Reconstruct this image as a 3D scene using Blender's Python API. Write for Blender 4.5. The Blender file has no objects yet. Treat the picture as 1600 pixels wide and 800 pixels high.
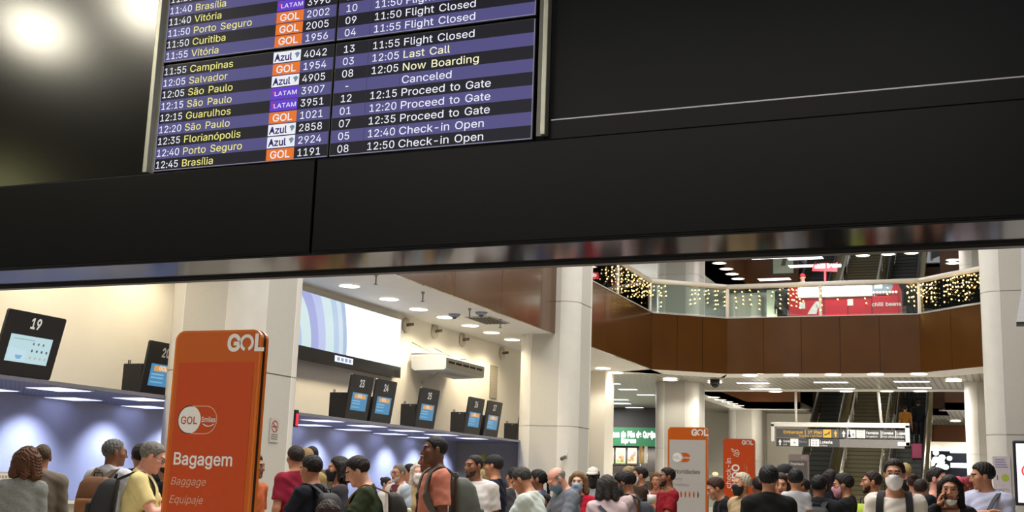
import bpy, bmesh, math, random
import numpy as np
random.seed(7); np.random.seed(7)
sc = bpy.context.scene
# ---------------------------------------------------------------- camera, world, exposure
F_PX, YAW, PITCH, ROLL, CAM_Z = 1851.2, -0.39992, 0.191474, 0.034041, 1.42
def cam_axes():
    f = np.array([math.sin(YAW)*math.cos(PITCH), math.cos(YAW)*math.cos(PITCH), math.sin(PITCH)])
    r = np.array([math.cos(YAW), -math.sin(YAW), 0.]); u = np.cross(r, f)
    return np.array([math.cos(ROLL)*r + math.sin(ROLL)*u, -math.sin(ROLL)*r + math.cos(ROLL)*u, f])
CR = cam_axes(); CC = np.array([0, 0, CAM_Z])
cam_d = bpy.data.cameras.new('camera'); cam = bpy.data.objects.new('camera', cam_d); sc.collection.objects.link(cam)
cam_d.sensor_width = 36.; cam_d.lens = 36.*F_PX/1600.; cam_d.clip_end = 400.
import mathutils
cam.matrix_world = mathutils.Matrix(((CR[0][0], CR[1][0], -CR[2][0], CC[0]), (CR[0][1], CR[1][1], -CR[2][1], CC[1]), (CR[0][2], CR[1][2], -CR[2][2], CC[2]), (0, 0, 0, 1)))
sc.camera = cam
def P(px, py, x=None, y=None, z=None, d=None):
    """the point of the place seen at a pixel of the photograph, on a plane or at a horizontal distance"""
    r = CR.T @ np.array([(px-800)/F_PX, -(py-400)/F_PX, 1.])
    t = (x-CC[0])/r[0] if x is not None else (y-CC[1])/r[1] if y is not None else (z-CC[2])/r[2] if z is not None else d/math.hypot(r[0], r[1])
    return CC + t*r
sc.view_settings.view_transform = 'Standard'; sc.view_settings.look = 'None'; sc.view_settings.gamma = 1.
sc.view_settings.use_curve_mapping = False; sc.view_settings.exposure = 0.0
sc.cycles.use_denoising = True; sc.cycles.max_bounces = 6; sc.cycles.diffuse_bounces = 3; sc.cycles.glossy_bounces = 3
sc.cycles.transparent_max_bounces = 12; sc.cycles.transmission_bounces = 3; sc.cycles.sample_clamp_indirect = 4.
sc.cycles.caustics_reflective = False; sc.cycles.caustics_refractive = False
w = bpy.data.worlds.new('hall_air'); sc.world = w; w.use_nodes = True
w.node_tree.nodes['Background'].inputs[0].default_value = (.92, .96, 1.0, 1); w.node_tree.nodes['Background'].inputs[1].default_value = .26
def lamp(kind, loc, energy, col=(1, 1, 1), size=.3, to=None, angle=90, blend=.6, sy=None):
    l = bpy.data.lights.new('lamp_' + kind.lower(), kind); l.energy = energy; l.color = col
    o = bpy.data.objects.new('lamp_' + kind.lower(), l); sc.collection.objects.link(o); o.location = loc
    if kind == 'AREA':
        l.shape = 'RECTANGLE'; l.size = size; l.size_y = sy or size
    else: l.shadow_soft_size = size
    if kind == 'SPOT': l.spot_size = math.radians(angle); l.spot_blend = blend
    d = mathutils.Vector(to if to is not None else (loc[0], loc[1], loc[2]-1)) - mathutils.Vector(loc)
    o.rotation_euler = d.to_track_quat('-Z', 'Y').to_euler(); return o
# large unseen area lamps added to light the hall: high over the atrium void, and over the queue in front of the header
lamp('AREA', (-5.2, 20, 13.5), 3000, (1, .96, .9), 9, sy=24)
lamp('AREA', (-4.5, 9.6, 6.2), 430, (1, .95, .88), 7, sy=4)
lamp('AREA', (-3.5, -1.0, 5.6), 430, (1, .95, .86), 8, sy=3)
# globe lamps of the hall behind the camera, whose glow shows in the dark header
lamp('POINT', (-11.0, .55, 6.84), 330, (1, .93, .74), .3); lamp('POINT', (-9.15, .7, 6.84), 330, (1, .93, .74), .3); lamp('POINT', (-17.8, -5.6, 6.84), 85, (.95, .9, .4), .4)
# unseen point lamps added to brighten the two far storeys
for x, y in ((-13.5, 22), (-13.5, 31), (-14, 41), (-14, 47), (-15, 58), (-9.4, 58), (-1, 58), (3, 46), (4, 40)): lamp('POINT', (x, y, 8.3), 210, (1, .97, .93), .35)
for x, y in ((-18.5, 47), (-1, 57), (3.5, 46)): lamp('POINT', (x, y, 3.4), 170, (1, .96, .9), .3)
lamp('POINT', (-9.9, 51.4, 8.7), 110, (1, .94, .8), .25); lamp('POINT', (-9.9, 51.4, 4.2), 90, (1, .92, .76), .25)  # added point lamps that light the farthest column on both levels
# ---------------------------------------------------------------- helpers
COL = bpy.context.scene.collection
V3 = np.array
def srgb(h):
    h = h.lstrip('#'); c = [int(h[i:i+2], 16)/255 for i in (0, 2, 4)]
    return tuple(x/12.92 if x <= .04045 else ((x+.055)/1.055)**2.4 for x in c)
MATS = {}
def mat(col, rough=.6, metal=0., emit=0., var=.06, scale=18., spec=.5, alpha=1., ecol=None, coat=0., bump=0.):
    key = (col, rough, metal, emit, var, scale, spec, alpha, ecol, coat, bump)
    if key in MATS: return MATS[key]
    m = bpy.data.materials.new('m_' + str(len(MATS))); m.use_nodes = True
    nt = m.node_tree; b = nt.nodes['Principled BSDF']
    c = srgb(col) if isinstance(col, str) else col
    b.inputs['Roughness'].default_value = rough; b.inputs['Metallic'].default_value = metal
    b.inputs['Specular IOR Level'].default_value = spec
    if coat: b.inputs['Coat Weight'].default_value = coat; b.inputs['Coat Roughness'].default_value = .06
    if emit:
        e = srgb(ecol) if ecol else c
        b.inputs['Emission Color'].default_value = (*e, 1); b.inputs['Emission Strength'].default_value = emit
    if alpha < 1: b.inputs['Alpha'].default_value = alpha
    tc = nt.nodes.new('ShaderNodeTexCoord'); nz = nt.nodes.new('ShaderNodeTexNoise')
    nz.inputs['Scale'].default_value = scale; nz.inputs['Detail'].default_value = 3
    nt.links.new(tc.outputs['Object'], nz.inputs['Vector'])
    rp = nt.nodes.new('ShaderNodeValToRGB'); nt.links.new(nz.outputs['Fac'], rp.inputs['Fac'])
    rp.color_ramp.elements[0].position = .3; rp.color_ramp.elements[1].position = .7
    rp.color_ramp.elements[0].color = (*[x*(1-var) for x in c], 1); rp.color_ramp.elements[1].color = (*[min(1, x*(1+var)) for x in c], 1)
    nt.links.new(rp.outputs['Color'], b.inputs['Base Color'])
    if bump:
        bp = nt.nodes.new('ShaderNodeBump'); bp.inputs['Strength'].default_value = bump; bp.inputs['Distance'].default_value = .01
        nt.links.new(nz.outputs['Fac'], bp.inputs['Height']); nt.links.new(bp.outputs['Normal'], b.inputs['Normal'])
    MATS[key] = m; return m
def glass_mat(tint='#e8f2ee', fac=.12, rough=.02):
    key = ('glass', tint, fac, rough)
    if key in MATS: return MATS[key]
    m = bpy.data.materials.new('m_glass'); m.use_nodes = True; nt = m.node_tree; nt.nodes.clear()
    o = nt.nodes.new('ShaderNodeOutputMaterial'); t = nt.nodes.new('ShaderNodeBsdfTransparent'); g = nt.nodes.new('ShaderNodeBsdfGlossy')
    f = nt.nodes.new('ShaderNodeFresnel'); f.inputs['IOR'].default_value = 1.45
    nzt = nt.nodes.new('ShaderNodeTexNoise'); nzt.inputs['Scale'].default_value = .5
    mx = nt.nodes.new('ShaderNodeMixShader'); t.inputs['Color'].default_value = (*srgb(tint), 1); g.inputs['Roughness'].default_value = rough
    mm = nt.nodes.new('ShaderNodeMath'); mm.operation = 'MULTIPLY_ADD'; mm.inputs[1].default_value = 1.; mm.inputs[2].default_value = fac*.3
    nt.links.new(f.outputs[0], mm.inputs[0]); nt.links.new(mm.outputs[0], mx.inputs[0])
    nt.links.new(t.outputs[0], mx.inputs[1]); nt.links.new(g.outputs[0], mx.inputs[2]); nt.links.new(mx.outputs[0], o.inputs[0])
    MATS[key] = m; return m

def rotz(a): c, s = math.cos(a), math.sin(a); return V3([[c, -s, 0], [s, c, 0], [0, 0, 1.]])
def rotx(a): c, s = math.cos(a), math.sin(a); return V3([[1, 0, 0], [0, c, -s], [0, s, c.real]])
def roty(a): c, s = math.cos(a), math.sin(a); return V3([[c, 0, s], [0, 1., 0], [-s, 0, c]])
def nrm(v): v = V3(v, dtype=float); return v/max(1e-9, np.linalg.norm(v))

class MB:
    """collects shapes, then links them as ONE mesh object"""
    def __init__(s): s.v = []; s.f = []; s.m = []; s.mats = []; s.sm = []
    def mi(s, m):
        if m not in s.mats: s.mats.append(m)
        return s.mats.index(m)
    def add(s, vs, fs, m, smooth=False):
        o = len(s.v); s.v += [tuple(map(float, x)) for x in vs]; i = s.mi(m)
        for f in fs: s.f.append(tuple(o+k for k in f)); s.m.append(i); s.sm.append(smooth)
        return s
    def box(s, c, d, m, R=None, bev=0.):
        c = V3(c, dtype=float); x, y, z = [q/2 for q in d]
        if bev > 0:
            bm = bmesh.new(); bmesh.ops.create_cube(bm, size=1.)
            for v in bm.verts: v.co = (v.co.x*d[0], v.co.y*d[1], v.co.z*d[2])
            bmesh.ops.bevel(bm, geom=bm.edges[:], offset=bev, segments=3, profile=.5, affect='EDGES')
            bm.verts.index_update(); vs = V3([v.co[:] for v in bm.verts]); fs = [[v.index for v in f.verts] for f in bm.faces]; bm.free()
        else:
            vs = V3([[a*x, b*y, e*z] for a in (-1, 1) for b in (-1, 1) for e in (-1, 1)])
            fs = [(0, 1, 3, 2), (4, 6, 7, 5), (0, 4, 5, 1), (2, 3, 7, 6), (0, 2, 6, 4), (1, 5, 7, 3)]
        if R is not None: vs = vs @ R.T
        return s.add(vs + c, fs, m)
    def b2(s, lo, hi, m, bev=0.):
        lo = V3(lo, dtype=float); hi = V3(hi, dtype=float); return s.box((lo+hi)/2, hi-lo, m, bev=bev)
    def prism(s, poly, m, origin=(0, 0, 0), ux=(1, 0, 0), uy=(0, 0, 1), depth=(0, .01, 0)):
        """polygon in (ux,uy), extruded by the vector depth"""
        o = V3(origin, dtype=float); ux = V3(ux, dtype=float); uy = V3(uy, dtype=float); dp = V3(depth, dtype=float); n = len(poly)
        a = [o + p[0]*ux + p[1]*uy for p in poly]; vs = a + [q + dp for q in a]
        fs = [tuple(range(n-1, -1, -1)), tuple(range(n, 2*n))] + [(i, (i+1) % n, n+(i+1) % n, n+i) for i in range(n)]
        return s.add(vs, fs, m)
    def tube(s, pts, r, m, n=8, closed=False):
        pts = [V3(p, dtype=float) for p in pts]; N = len(pts); vs = []; fs = []
        rs = r if hasattr(r, '__len__') else [r]*N
        up = None
        for i, p in enumerate(pts):
            t = nrm((pts[(i+1) % N] if (i < N-1 or closed) else p) - (pts[i-1] if (i > 0 or closed) else p))
            if up is None: up = nrm(np.cross(t, (0, 0, 1)) if abs(t[2]) < .9 else np.cross(t, (1, 0, 0)))
            a = nrm(up - t*(up @ t)); b = np.cross(t, a); up = a
            vs += [p + rs[i]*(math.cos(2*math.pi*k/n)*a + math.sin(2*math.pi*k/n)*b) for k in range(n)]
        for i in range(N if closed else N-1):
            j = (i+1) % N
            fs += [(i*n+k, i*n+(k+1) % n, j*n+(k+1) % n, j*n+k) for k in range(n)]
        if not closed: fs += [tuple(range(n-1, -1, -1)), tuple((N-1)*n+k for k in range(n))]
        return s.add(vs, fs, m, True)
    def strap(s, pts, w, t, m, wdir):
        """flat band through pts; wdir: direction across the band (one or per point)"""
        pts = [V3(p, dtype=float) for p in pts]; N = len(pts); vs = []; fs = []
        for i, p in enumerate(pts):
            tg = nrm(pts[min(i+1, N-1)] - pts[max(i-1, 0)])
            wd = V3(wdir[i] if isinstance(wdir[0], (list, tuple, np.ndarray)) else wdir, dtype=float)
            a = nrm(wd - tg*(wd @ tg)); b = np.cross(tg, a)
            vs += [p + a*w/2 + b*t/2, p - a*w/2 + b*t/2, p - a*w/2 - b*t/2, p + a*w/2 - b*t/2]
        for i in range(N-1): fs += [(i*4+k, i*4+(k+1) % 4, i*4+4+(k+1) % 4, i*4+4+k) for k in range(4)]
        fs += [(3, 2, 1, 0), tuple((N-1)*4+k for k in range(4))]
        return s.add(vs, fs, m)
    def cyl(s, c, r, h, m, n=24, axis=(0, 0, 1), r2=None):
        c = V3(c, dtype=float); ax = nrm(axis)*h/2
        return s.tube([c-ax, c+ax], [r, r if r2 is None else r2], m, n)
    def ball(s, c, rad, m, nu=14, nv=9, R=None):
        vs = []; fs = []; rad = V3(rad if hasattr(rad, '__len__') else [rad]*3, dtype=float)
        for j in range(nv+1):
            th = math.pi*j/nv
            for i in range(nu):
                ph = 2*math.pi*i/nu; vs.append(V3([math.sin(th)*math.cos(ph), math.sin(th)*math.sin(ph), math.cos(th)])*rad)
        for j in range(nv):
            for i in range(nu): fs.append((j*nu+i, (j+1)*nu+i, (j+1)*nu+(i+1) % nu, j*nu+(i+1) % nu))
        vs = V3(vs)
        if R is not None: vs = vs @ R.T
        return s.add(vs + V3(c, dtype=float), fs, m, True)
    def loft(s, secs, m, cap=True, smooth=True):
        """secs: list of equal-length closed rings of points"""
        n = len(secs[0]); vs = [p for q in secs for p in q]; fs = []
        for j in range(len(secs)-1): fs += [(j*n+i, j*n+(i+1) % n, (j+1)*n+(i+1) % n, (j+1)*n+i) for i in range(n)]
        if cap: fs += [tuple(range(n-1, -1, -1)), tuple((len(secs)-1)*n+i for i in range(n))]
        return s.add(vs, fs, m, smooth)
    def build(s, name, parent=None, loc=None, rz=0.):
        me = bpy.data.meshes.new(name); me.from_pydata(s.v, [], s.f)
        for m in s.mats: me.materials.append(m)
        me.polygons.foreach_set('material_index', s.m); me.polygons.foreach_set('use_smooth', s.sm); me.update()
        o = bpy.data.objects.new(name, me); COL.objects.link(o)
        if parent: o.parent = parent
        if loc is not None: o.location = loc
        if rz: o.rotation_euler = (0, 0, rz)
        return o

def tag(o, label, cat, group=None):
    o['label'] = label; o['category'] = cat
    if group: o['group'] = group
    return o
def thing(name, label, cat, loc=(0, 0, 0), rz=0., group=None):
    o = bpy.data.objects.new(name, None); COL.objects.link(o); o.empty_display_size = .1
    o.location = loc; o.rotation_euler = (0, 0, rz); return tag(o, label, cat, group)
def struct(name, mb):
    o = mb.build(name); o['kind'] = 'structure'; return o
def rrect(w, h, r, n=5, cx=0., cy=0.):
    pts = []
    for (sx, sy, a0) in ((1, 1, 0), (-1, 1, 90), (-1, -1, 180), (1, -1, 270)):
        for k in range(n+1):
            a = math.radians(a0 + 90*k/n); pts.append((cx + sx*(w/2-r) + r*math.cos(a), cy + sy*(h/2-r) + r*math.sin(a)))
    return pts
def put_text(mb, txt, m, origin, ux, uy, size, **k):
    vs, fs = text_geo(txt, size, **k); o = V3(origin, dtype=float); ux = V3(ux, dtype=float); uy = V3(uy, dtype=float)
    if vs: mb.add([o + a*ux + b*uy for a, b in vs], fs, m)
# ---------------------------------------------------------------- lettering: outlines of a plain grotesque alphabet, advance width and contours in 1/500 em
GLYPHS = {
    '-': (227, [[168,94,168,122,57,122,58,94]]),
    '0': (227, [[108,258,108,257,92,256,76,249,62,240,46,220,37,206,30,184,25,132,24,132,24,122,25,122,30,70,37,50,47,30,62,14,78,4,92,-1,118,-3,118,-2,134,-1,152,5,164,14,179,30,190,52,197,72,202,122,203,122,203,132,202,132,197,182,190,204,179,224,162,241,150,250,134,256], [120,25,100,26,90,31,70,52,59,84,56,122,55,122,59,170,70,204,90,224,100,228,110,230,124,229,136,224,157,204,168,172,171,132,172,132,168,84,158,54,136,31,128,26,120,26]]),
    '1': (227, [[194,0,194,27,138,28,138,254,98,254,43,212,43,180,106,224,106,28,38,27,38,0]]),
    '2': (227, [[32,0,195,0,194,28,76,28,161,120,179,144,187,162,190,192,185,214,171,234,166,239,148,251,120,258,86,254,60,241,40,216,34,198,33,182,64,181,65,184,67,202,75,214,80,218,92,226,110,230,132,227,146,218,150,214,158,202,160,182,155,162,141,140,32,24]]),
    '3': (227, [[36,254,36,226,144,226,78,150,78,124,86,123,126,121,142,115,154,104,161,92,164,78,163,58,155,44,146,35,132,28,116,25,94,26,80,31,70,37,59,50,54,66,22,66,30,36,50,14,76,1,80,0,96,-1,106,-3,140,0,164,12,183,30,186,36,194,50,195,56,196,76,195,78,194,94,185,112,179,120,174,125,160,135,138,143,122,143,122,144,111,144,186,230,186,254]]),
    '4': (227, [[154,254,124,254,122,252,21,82,20,80,20,54,140,53,141,0,170,0,171,52,207,54,206,81,171,82,170,159,141,158,140,81,54,82]]),
    '5': (227, [[182,254,48,254,34,126,40,125,64,123,74,131,92,137,100,137,102,138,124,137,138,131,153,116,158,110,162,98,163,72,157,52,142,35,126,27,100,26,82,32,67,48,62,64,60,65,30,64,36,40,40,34,56,15,78,2,114,-3,144,3,160,10,177,28,188,44,193,58,195,96,189,116,180,134,162,152,148,160,128,166,104,166,86,161,67,152,75,226,182,226]]),
    '6': (227, [[160,254,126,254,124,252,55,150,42,126,34,102,33,62,38,46,48,28,64,12,78,4,90,-1,116,-3,138,0,162,12,184,36,193,60,194,86,189,112,178,130,158,147,134,156,106,156,90,148,87,148], [116,24,92,28,80,37,75,42,66,56,62,76,66,102,75,116,92,129,112,133,134,129,146,120,151,116,160,100,164,82,160,56,151,42,134,28]]),
    '7': (227, [[48,0,82,0,83,2,195,224,194,254,31,254,32,226,162,226]]),
    '8': (227, [[108,258,108,257,92,256,68,247,49,230,41,218,35,192,40,166,50,150,54,145,74,134,75,132,56,125,39,108,30,92,26,66,32,38,52,16,78,2,116,-3,148,2,174,16,194,38,200,66,200,72,197,92,187,108,170,125,151,132,152,134,172,145,176,150,186,166,191,192,185,218,177,230,158,247,134,256], [61,50,58,70,62,90,74,105,90,114,110,118,136,114,152,105,164,90,168,72,164,50,152,36,136,28,116,25,90,28,74,36], [160,190,156,170,149,160,144,155,132,148,116,145,94,148,80,156,70,170,66,186,70,206,80,219,94,227,110,230,132,227,144,220,156,206]]),
    '9': (227, [[66,0,100,0,102,2,171,106,184,130,192,154,193,192,189,208,184,216,178,226,162,243,150,250,132,256,110,258,90,255,86,254,68,244,42,218,33,194,32,162,36,146,47,126,54,118,68,107,92,99,120,98,138,107,139,106], [92,226,112,230,134,226,151,214,160,198,164,178,160,154,151,140,134,126,116,122,92,126,75,140,66,154,63,172,66,198,75,212]]),
    ':': (94, [[26,30,25,24,26,12,29,6,38,-1,44,-2,56,-1,62,2,69,12,71,18,69,30,66,34,56,42,52,43,38,42,34,39], [26,148,34,140,38,137,46,135,56,137,62,140,69,148,71,156,69,168,62,176,56,179,50,181,38,179,34,176,26,168,25,162]]),
    'A': (240, [[102,254,100,252,98,244,93,234,83,204,78,192,72,174,67,162,57,132,52,122,50,114,8,0,42,0,44,2,68,71,172,71,197,2,198,0,230,0,228,10,223,20,139,252,138,254], [120,228,145,146,162,102,162,99,77,100,114,208]]),
    'B': (228, [[30,254,30,0,60,0,60,1,152,2,182,14,200,32,206,46,209,60,208,84,203,98,197,108,184,121,174,127,160,130,157,132,178,143,190,154,196,166,199,180,198,200,197,206,190,222,178,237,164,245,150,251,130,254], [62,114,140,114,156,107,171,92,177,78,177,60,172,48,162,37,138,29,62,29], [62,226,80,226,82,225,138,224,150,219,161,208,167,194,167,176,163,164,150,151,126,143,62,143]]),
    'C': (255, [[170,2,200,18,224,44,236,80,204,80,199,64,191,52,174,37,158,30,142,27,120,27,106,31,92,38,82,45,68,62,60,78,54,96,53,114,52,114,53,152,59,174,65,188,76,202,96,219,116,226,134,227,134,228,142,228,160,224,178,214,196,196,204,174,236,174,224,210,200,237,166,253,136,258,108,256,88,249,68,238,50,220,39,204,34,194,27,178,21,148,20,120,21,120,22,96,25,88,25,84,28,72,39,50,50,34,68,17,86,7,108,-1,128,-2,128,-3,138,-3]]),
    'D': (251, [[30,0,114,0,114,1,146,4,166,11,186,22,209,46,223,74,226,84,226,88,229,98,231,140,226,170,218,194,204,216,186,233,170,243,132,253,30,254], [62,29,62,226,126,225,142,222,160,214,183,192,191,178,196,164,198,140,199,140,197,98,187,68,177,56,164,44,154,38,130,30]]),
    'E': (209, [[188,0,188,29,62,30,62,114,178,114,178,143,62,143,62,226,186,226,186,254,30,254,30,0]]),
    'F': (205, [[30,0,62,0,62,111,173,112,172,139,62,140,62,226,184,226,184,254,30,254]]),
    'G': (260, [[126,258,126,257,108,256,88,249,68,238,49,220,38,204,28,182,22,158,21,134,20,134,22,98,28,72,38,50,49,36,68,17,88,6,108,-1,128,-2,128,-3,158,-2,182,6,202,18,218,34,224,42,230,52,237,74,239,88,239,128,142,128,142,100,206,100,205,80,198,62,190,50,184,44,168,33,146,27,116,28,92,38,82,46,73,56,63,72,58,84,52,110,52,146,56,164,62,182,72,198,92,216,100,221,116,226,138,228,152,226,160,223,172,218,180,211,195,194,204,174,237,174,225,208,200,236,170,252,134,258]]),
    'H': (258, [[30,0,62,0,62,116,196,116,196,0,228,0,228,254,196,254,196,144,62,144,62,254,30,254]]),
    'I': (150, [[134,0,134,29,91,30,91,226,134,226,135,254,16,254,16,226,59,226,59,30,16,29,16,0]]),
    'J': (198, [[168,254,136,254,136,66,131,48,126,40,114,30,104,26,82,26,70,30,57,42,52,52,49,86,17,86,20,48,32,24,54,4,74,-2,84,-2,86,-3,96,-3,124,2,140,11,156,26,158,30,165,48,167,68,168,70]]),
    'L': (196, [[30,254,30,0,180,0,180,29,62,30,62,254]]),
    'M': (314, [[30,254,30,0,61,0,60,216,82,152,142,2,144,0,170,0,174,6,200,76,236,168,252,218,252,0,284,0,284,254,238,254,237,252,187,120,173,86,158,35,139,94,77,252,76,254]]),
    'N': (262, [[30,254,30,0,62,0,62,168,61,170,60,214,88,166,191,2,194,0,232,0,232,254,199,254,200,68,201,68,202,37,177,84,70,252,68,254]]),
    'O': (267, [[158,256,140,257,138,258,108,256,88,249,68,238,50,220,39,204,28,182,22,158,21,134,20,134,22,96,28,72,39,50,50,34,68,17,88,6,108,-1,126,-2,128,-3,158,-1,180,6,198,17,217,34,228,50,238,72,244,96,246,122,247,122,244,158,238,182,228,204,217,220,198,238,180,249], [132,26,102,33,88,41,73,54,65,66,58,84,52,124,52,130,58,170,65,188,73,200,88,213,102,221,134,228,166,221,180,213,194,198,201,188,209,170,215,130,215,124,209,84,201,66,193,54,180,41,166,33]]),
    'P': (222, [[30,0,62,0,62,93,140,94,162,101,170,107,185,118,195,132,203,156,204,186,197,210,185,228,166,244,148,251,134,254,30,254], [62,226,134,224,152,218,165,204,171,186,171,162,165,144,152,131,144,126,138,124,128,122,62,121]]),
    'Q': (267, [[234,-24,201,20,217,34,228,50,238,72,244,96,246,122,247,122,244,158,238,182,228,204,217,220,198,238,180,249,158,256,140,257,138,258,116,257,116,256,108,256,86,248,68,238,50,220,39,204,28,182,25,170,25,166,22,158,21,134,20,134,22,96,28,72,39,50,50,34,60,25,68,17,88,6,108,-1,126,-2,128,-3,158,-1,178,6,200,-24], [132,228,166,221,180,213,194,198,201,188,209,170,215,130,215,124,209,84,201,66,193,54,184,45,180,48,156,80,123,80,158,32,158,31,134,26,102,33,88,41,73,54,65,66,58,84,52,124,52,130,58,170,65,188,73,200,88,213,102,221]]),
    'R': (224, [[30,254,30,0,62,0,62,98,122,100,126,96,176,2,178,0,214,0,157,104,158,105,164,107,178,116,193,130,202,154,205,184,199,208,188,228,170,243,148,251,134,254], [62,226,128,226,150,220,162,208,168,200,172,188,172,168,165,146,156,137,138,130,124,128,62,128]]),
    'S': (223, [[94,257,74,251,54,241,41,228,32,216,28,204,26,190,28,168,38,150,58,133,90,120,140,106,158,96,169,86,172,76,172,62,169,52,156,37,144,30,126,25,100,25,80,31,68,38,56,52,52,68,20,68,19,66,27,38,42,20,48,14,74,1,108,-4,152,1,178,16,198,40,204,68,199,96,191,108,180,119,160,130,142,137,138,137,126,142,122,142,82,155,72,161,61,172,58,194,65,210,84,224,104,229,116,229,118,228,130,228,150,220,163,206,168,190,170,189,200,189,200,190,193,216,180,232,170,241,152,251,144,254,116,258]]),
    'T': (224, [[96,0,128,0,128,226,208,226,208,254,16,254,16,226,96,226]]),
    'U': (259, [[228,254,196,254,196,84,190,60,181,46,166,34,150,28,134,27,134,26,110,28,90,36,76,48,67,64,62,88,62,254,30,254,30,78,37,50,51,28,72,11,98,0,106,-2,114,-2,124,-4,152,-2,160,0,188,11,202,22,210,32,222,50,228,78]]),
    'V': (240, [[8,254,14,236,32,190,34,182,79,64,101,2,102,0,138,0,140,2,151,34,231,254,198,254,196,252,170,174,168,170,143,94,141,92,120,27,96,104,80,146,43,252,42,254]]),
    'Z': (219, [[20,254,20,226,162,226,146,206,21,24,21,0,200,0,200,29,57,28,76,52,198,230,198,254]]),
    'a': (195, [[168,0,168,132,167,132,166,150,159,164,142,180,134,185,118,190,84,192,56,184,32,164,20,146,50,137,56,148,68,158,82,164,100,165,122,160,131,152,135,144,138,126,134,118,130,116,54,103,32,93,19,76,16,64,16,44,19,32,25,20,46,2,62,-3,84,-4,86,-3,100,-2,114,3,124,10,129,16,134,24,138,26,138,0], [138,94,137,60,129,44,112,28,82,23,64,26,51,36,46,54,50,68,58,75,74,81,120,88]]),
    'b': (212, [[26,254,26,0,56,0,56,29,58,29,67,18,84,3,98,-3,118,-4,132,-2,152,5,172,22,182,36,192,64,194,78,194,112,189,136,182,152,172,166,152,183,132,191,122,191,120,192,108,192,88,188,76,180,58,161,57,254], [108,23,86,28,69,44,60,66,56,98,60,124,69,144,86,160,112,165,134,160,151,144,161,122,164,90,163,90,161,66,151,46,134,29]]),
    'c': (198, [[154,178,130,189,126,190,118,190,108,192,84,190,68,185,54,177,39,162,31,152,23,134,17,96,22,58,24,52,40,24,54,11,68,3,84,-2,106,-4,120,-1,126,-1,154,11,172,30,181,50,152,59,145,42,134,32,120,25,114,24,102,23,90,25,78,30,58,50,49,78,50,112,59,138,78,158,94,164,116,164,126,161,136,155,146,144,152,131,180,138,170,162]]),
    'd': (212, [[186,254,155,254,154,161,134,181,124,188,104,192,92,192,92,191,80,191,60,183,46,173,40,166,30,152,23,136,18,112,18,78,20,64,30,36,40,22,60,5,86,-3,94,-3,94,-4,114,-3,130,3,145,18,150,26,154,29,156,29,156,0,186,0], [100,23,78,29,61,46,52,66,48,98,52,122,61,144,78,160,104,165,126,160,143,144,152,124,156,98,156,92,152,66,143,44,126,28]]),
    'e': (202, [[94,192,78,189,62,183,50,175,37,160,21,128,17,84,26,46,34,32,58,8,74,1,104,-4,128,-2,134,-1,156,10,173,26,182,44,154,53,147,42,138,32,128,26,114,23,90,25,70,34,55,52,48,78,48,84,186,85,185,106,181,126,180,138,173,152,163,166,158,172,146,179,130,188,116,191], [49,110,49,118,59,142,74,158,86,163,100,165,118,163,132,156,147,140,152,124,154,112,154,110]]),
    'f': (127, [[40,0,71,0,72,164,114,164,114,190,72,190,72,222,76,228,84,235,102,237,114,234,121,258,118,262,92,265,70,261,51,246,42,232,40,220,40,190,3,190,4,164,40,164]]),
    'g': (213, [[186,190,157,190,156,159,154,159,150,164,143,174,136,180,122,189,96,192,70,188,56,180,39,164,25,140,22,132,20,116,17,106,20,68,30,40,50,18,76,5,110,3,132,11,154,34,156,34,154,-20,148,-30,134,-42,110,-48,82,-46,66,-37,50,-20,26,-34,25,-36,36,-50,42,-55,56,-65,78,-73,86,-74,108,-75,108,-74,126,-73,154,-64,173,-48,183,-28,186,-8], [100,165,126,160,143,144,153,124,155,102,156,100,153,68,143,48,126,34,104,30,78,34,61,50,52,68,48,94,52,124,61,144,78,160]]),
    'h': (205, [[178,0,178,134,172,156,160,174,152,181,144,186,136,189,118,192,106,192,96,190,80,184,66,172,58,158,57,254,26,254,26,0,57,0,57,120,58,122,58,130,63,142,80,159,94,164,112,164,124,161,130,157,144,142,145,140,148,124,148,0]]),
    'i': (83, [[21,242,26,228,28,226,42,221,56,226,58,228,63,242,58,254,56,257,42,262,28,257,26,254], [26,0,57,0,56,190,26,190]]),
    'j': (83, [[56,190,26,190,26,-22,23,-32,16,-40,8,-43,-5,-44,-4,-71,20,-70,36,-62,49,-48,56,-28], [20,242,26,228,28,226,42,221,56,226,58,228,63,242,58,254,56,257,42,262,28,257,26,254]]),
    'k': (190, [[26,254,26,0,57,0,57,70,78,89,148,0,186,0,100,108,180,190,142,190,60,106,58,106,57,254]]),
    'l': (95, [[26,254,27,30,32,16,42,6,50,2,68,-1,90,1,90,4,85,26,64,28,57,40,57,254]]),
    'm': (305, [[278,0,278,136,275,152,271,162,266,172,256,182,238,190,224,193,204,192,188,187,176,178,163,164,158,153,156,162,138,184,124,191,102,193,86,188,74,180,60,166,56,155,56,190,26,190,26,0,57,0,58,134,63,146,76,158,86,163,98,165,116,163,122,159,133,148,136,138,138,0,168,0,169,136,174,148,184,158,194,163,206,165,220,164,234,158,242,150,246,142,248,0]]),
    'n': (205, [[178,0,178,134,172,156,160,174,144,186,128,191,106,192,96,190,80,184,66,172,56,156,56,190,26,190,26,0,57,0,57,120,58,122,58,130,63,142,80,159,94,164,112,164,124,161,130,157,144,142,145,140,148,124,148,0]]),
    'o': (208, [[84,-2,98,-3,100,-4,124,-2,140,3,154,11,170,26,177,36,185,58,191,96,188,108,185,130,178,150,170,162,154,177,140,185,124,190,110,191,108,192,84,190,68,185,54,177,39,162,31,152,22,130,17,92,23,54,40,24,54,11,68,3], [102,165,126,161,145,146,155,126,160,96,155,62,145,42,126,27,106,23,82,27,63,42,53,62,48,92,53,126,63,146,82,161]]),
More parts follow.
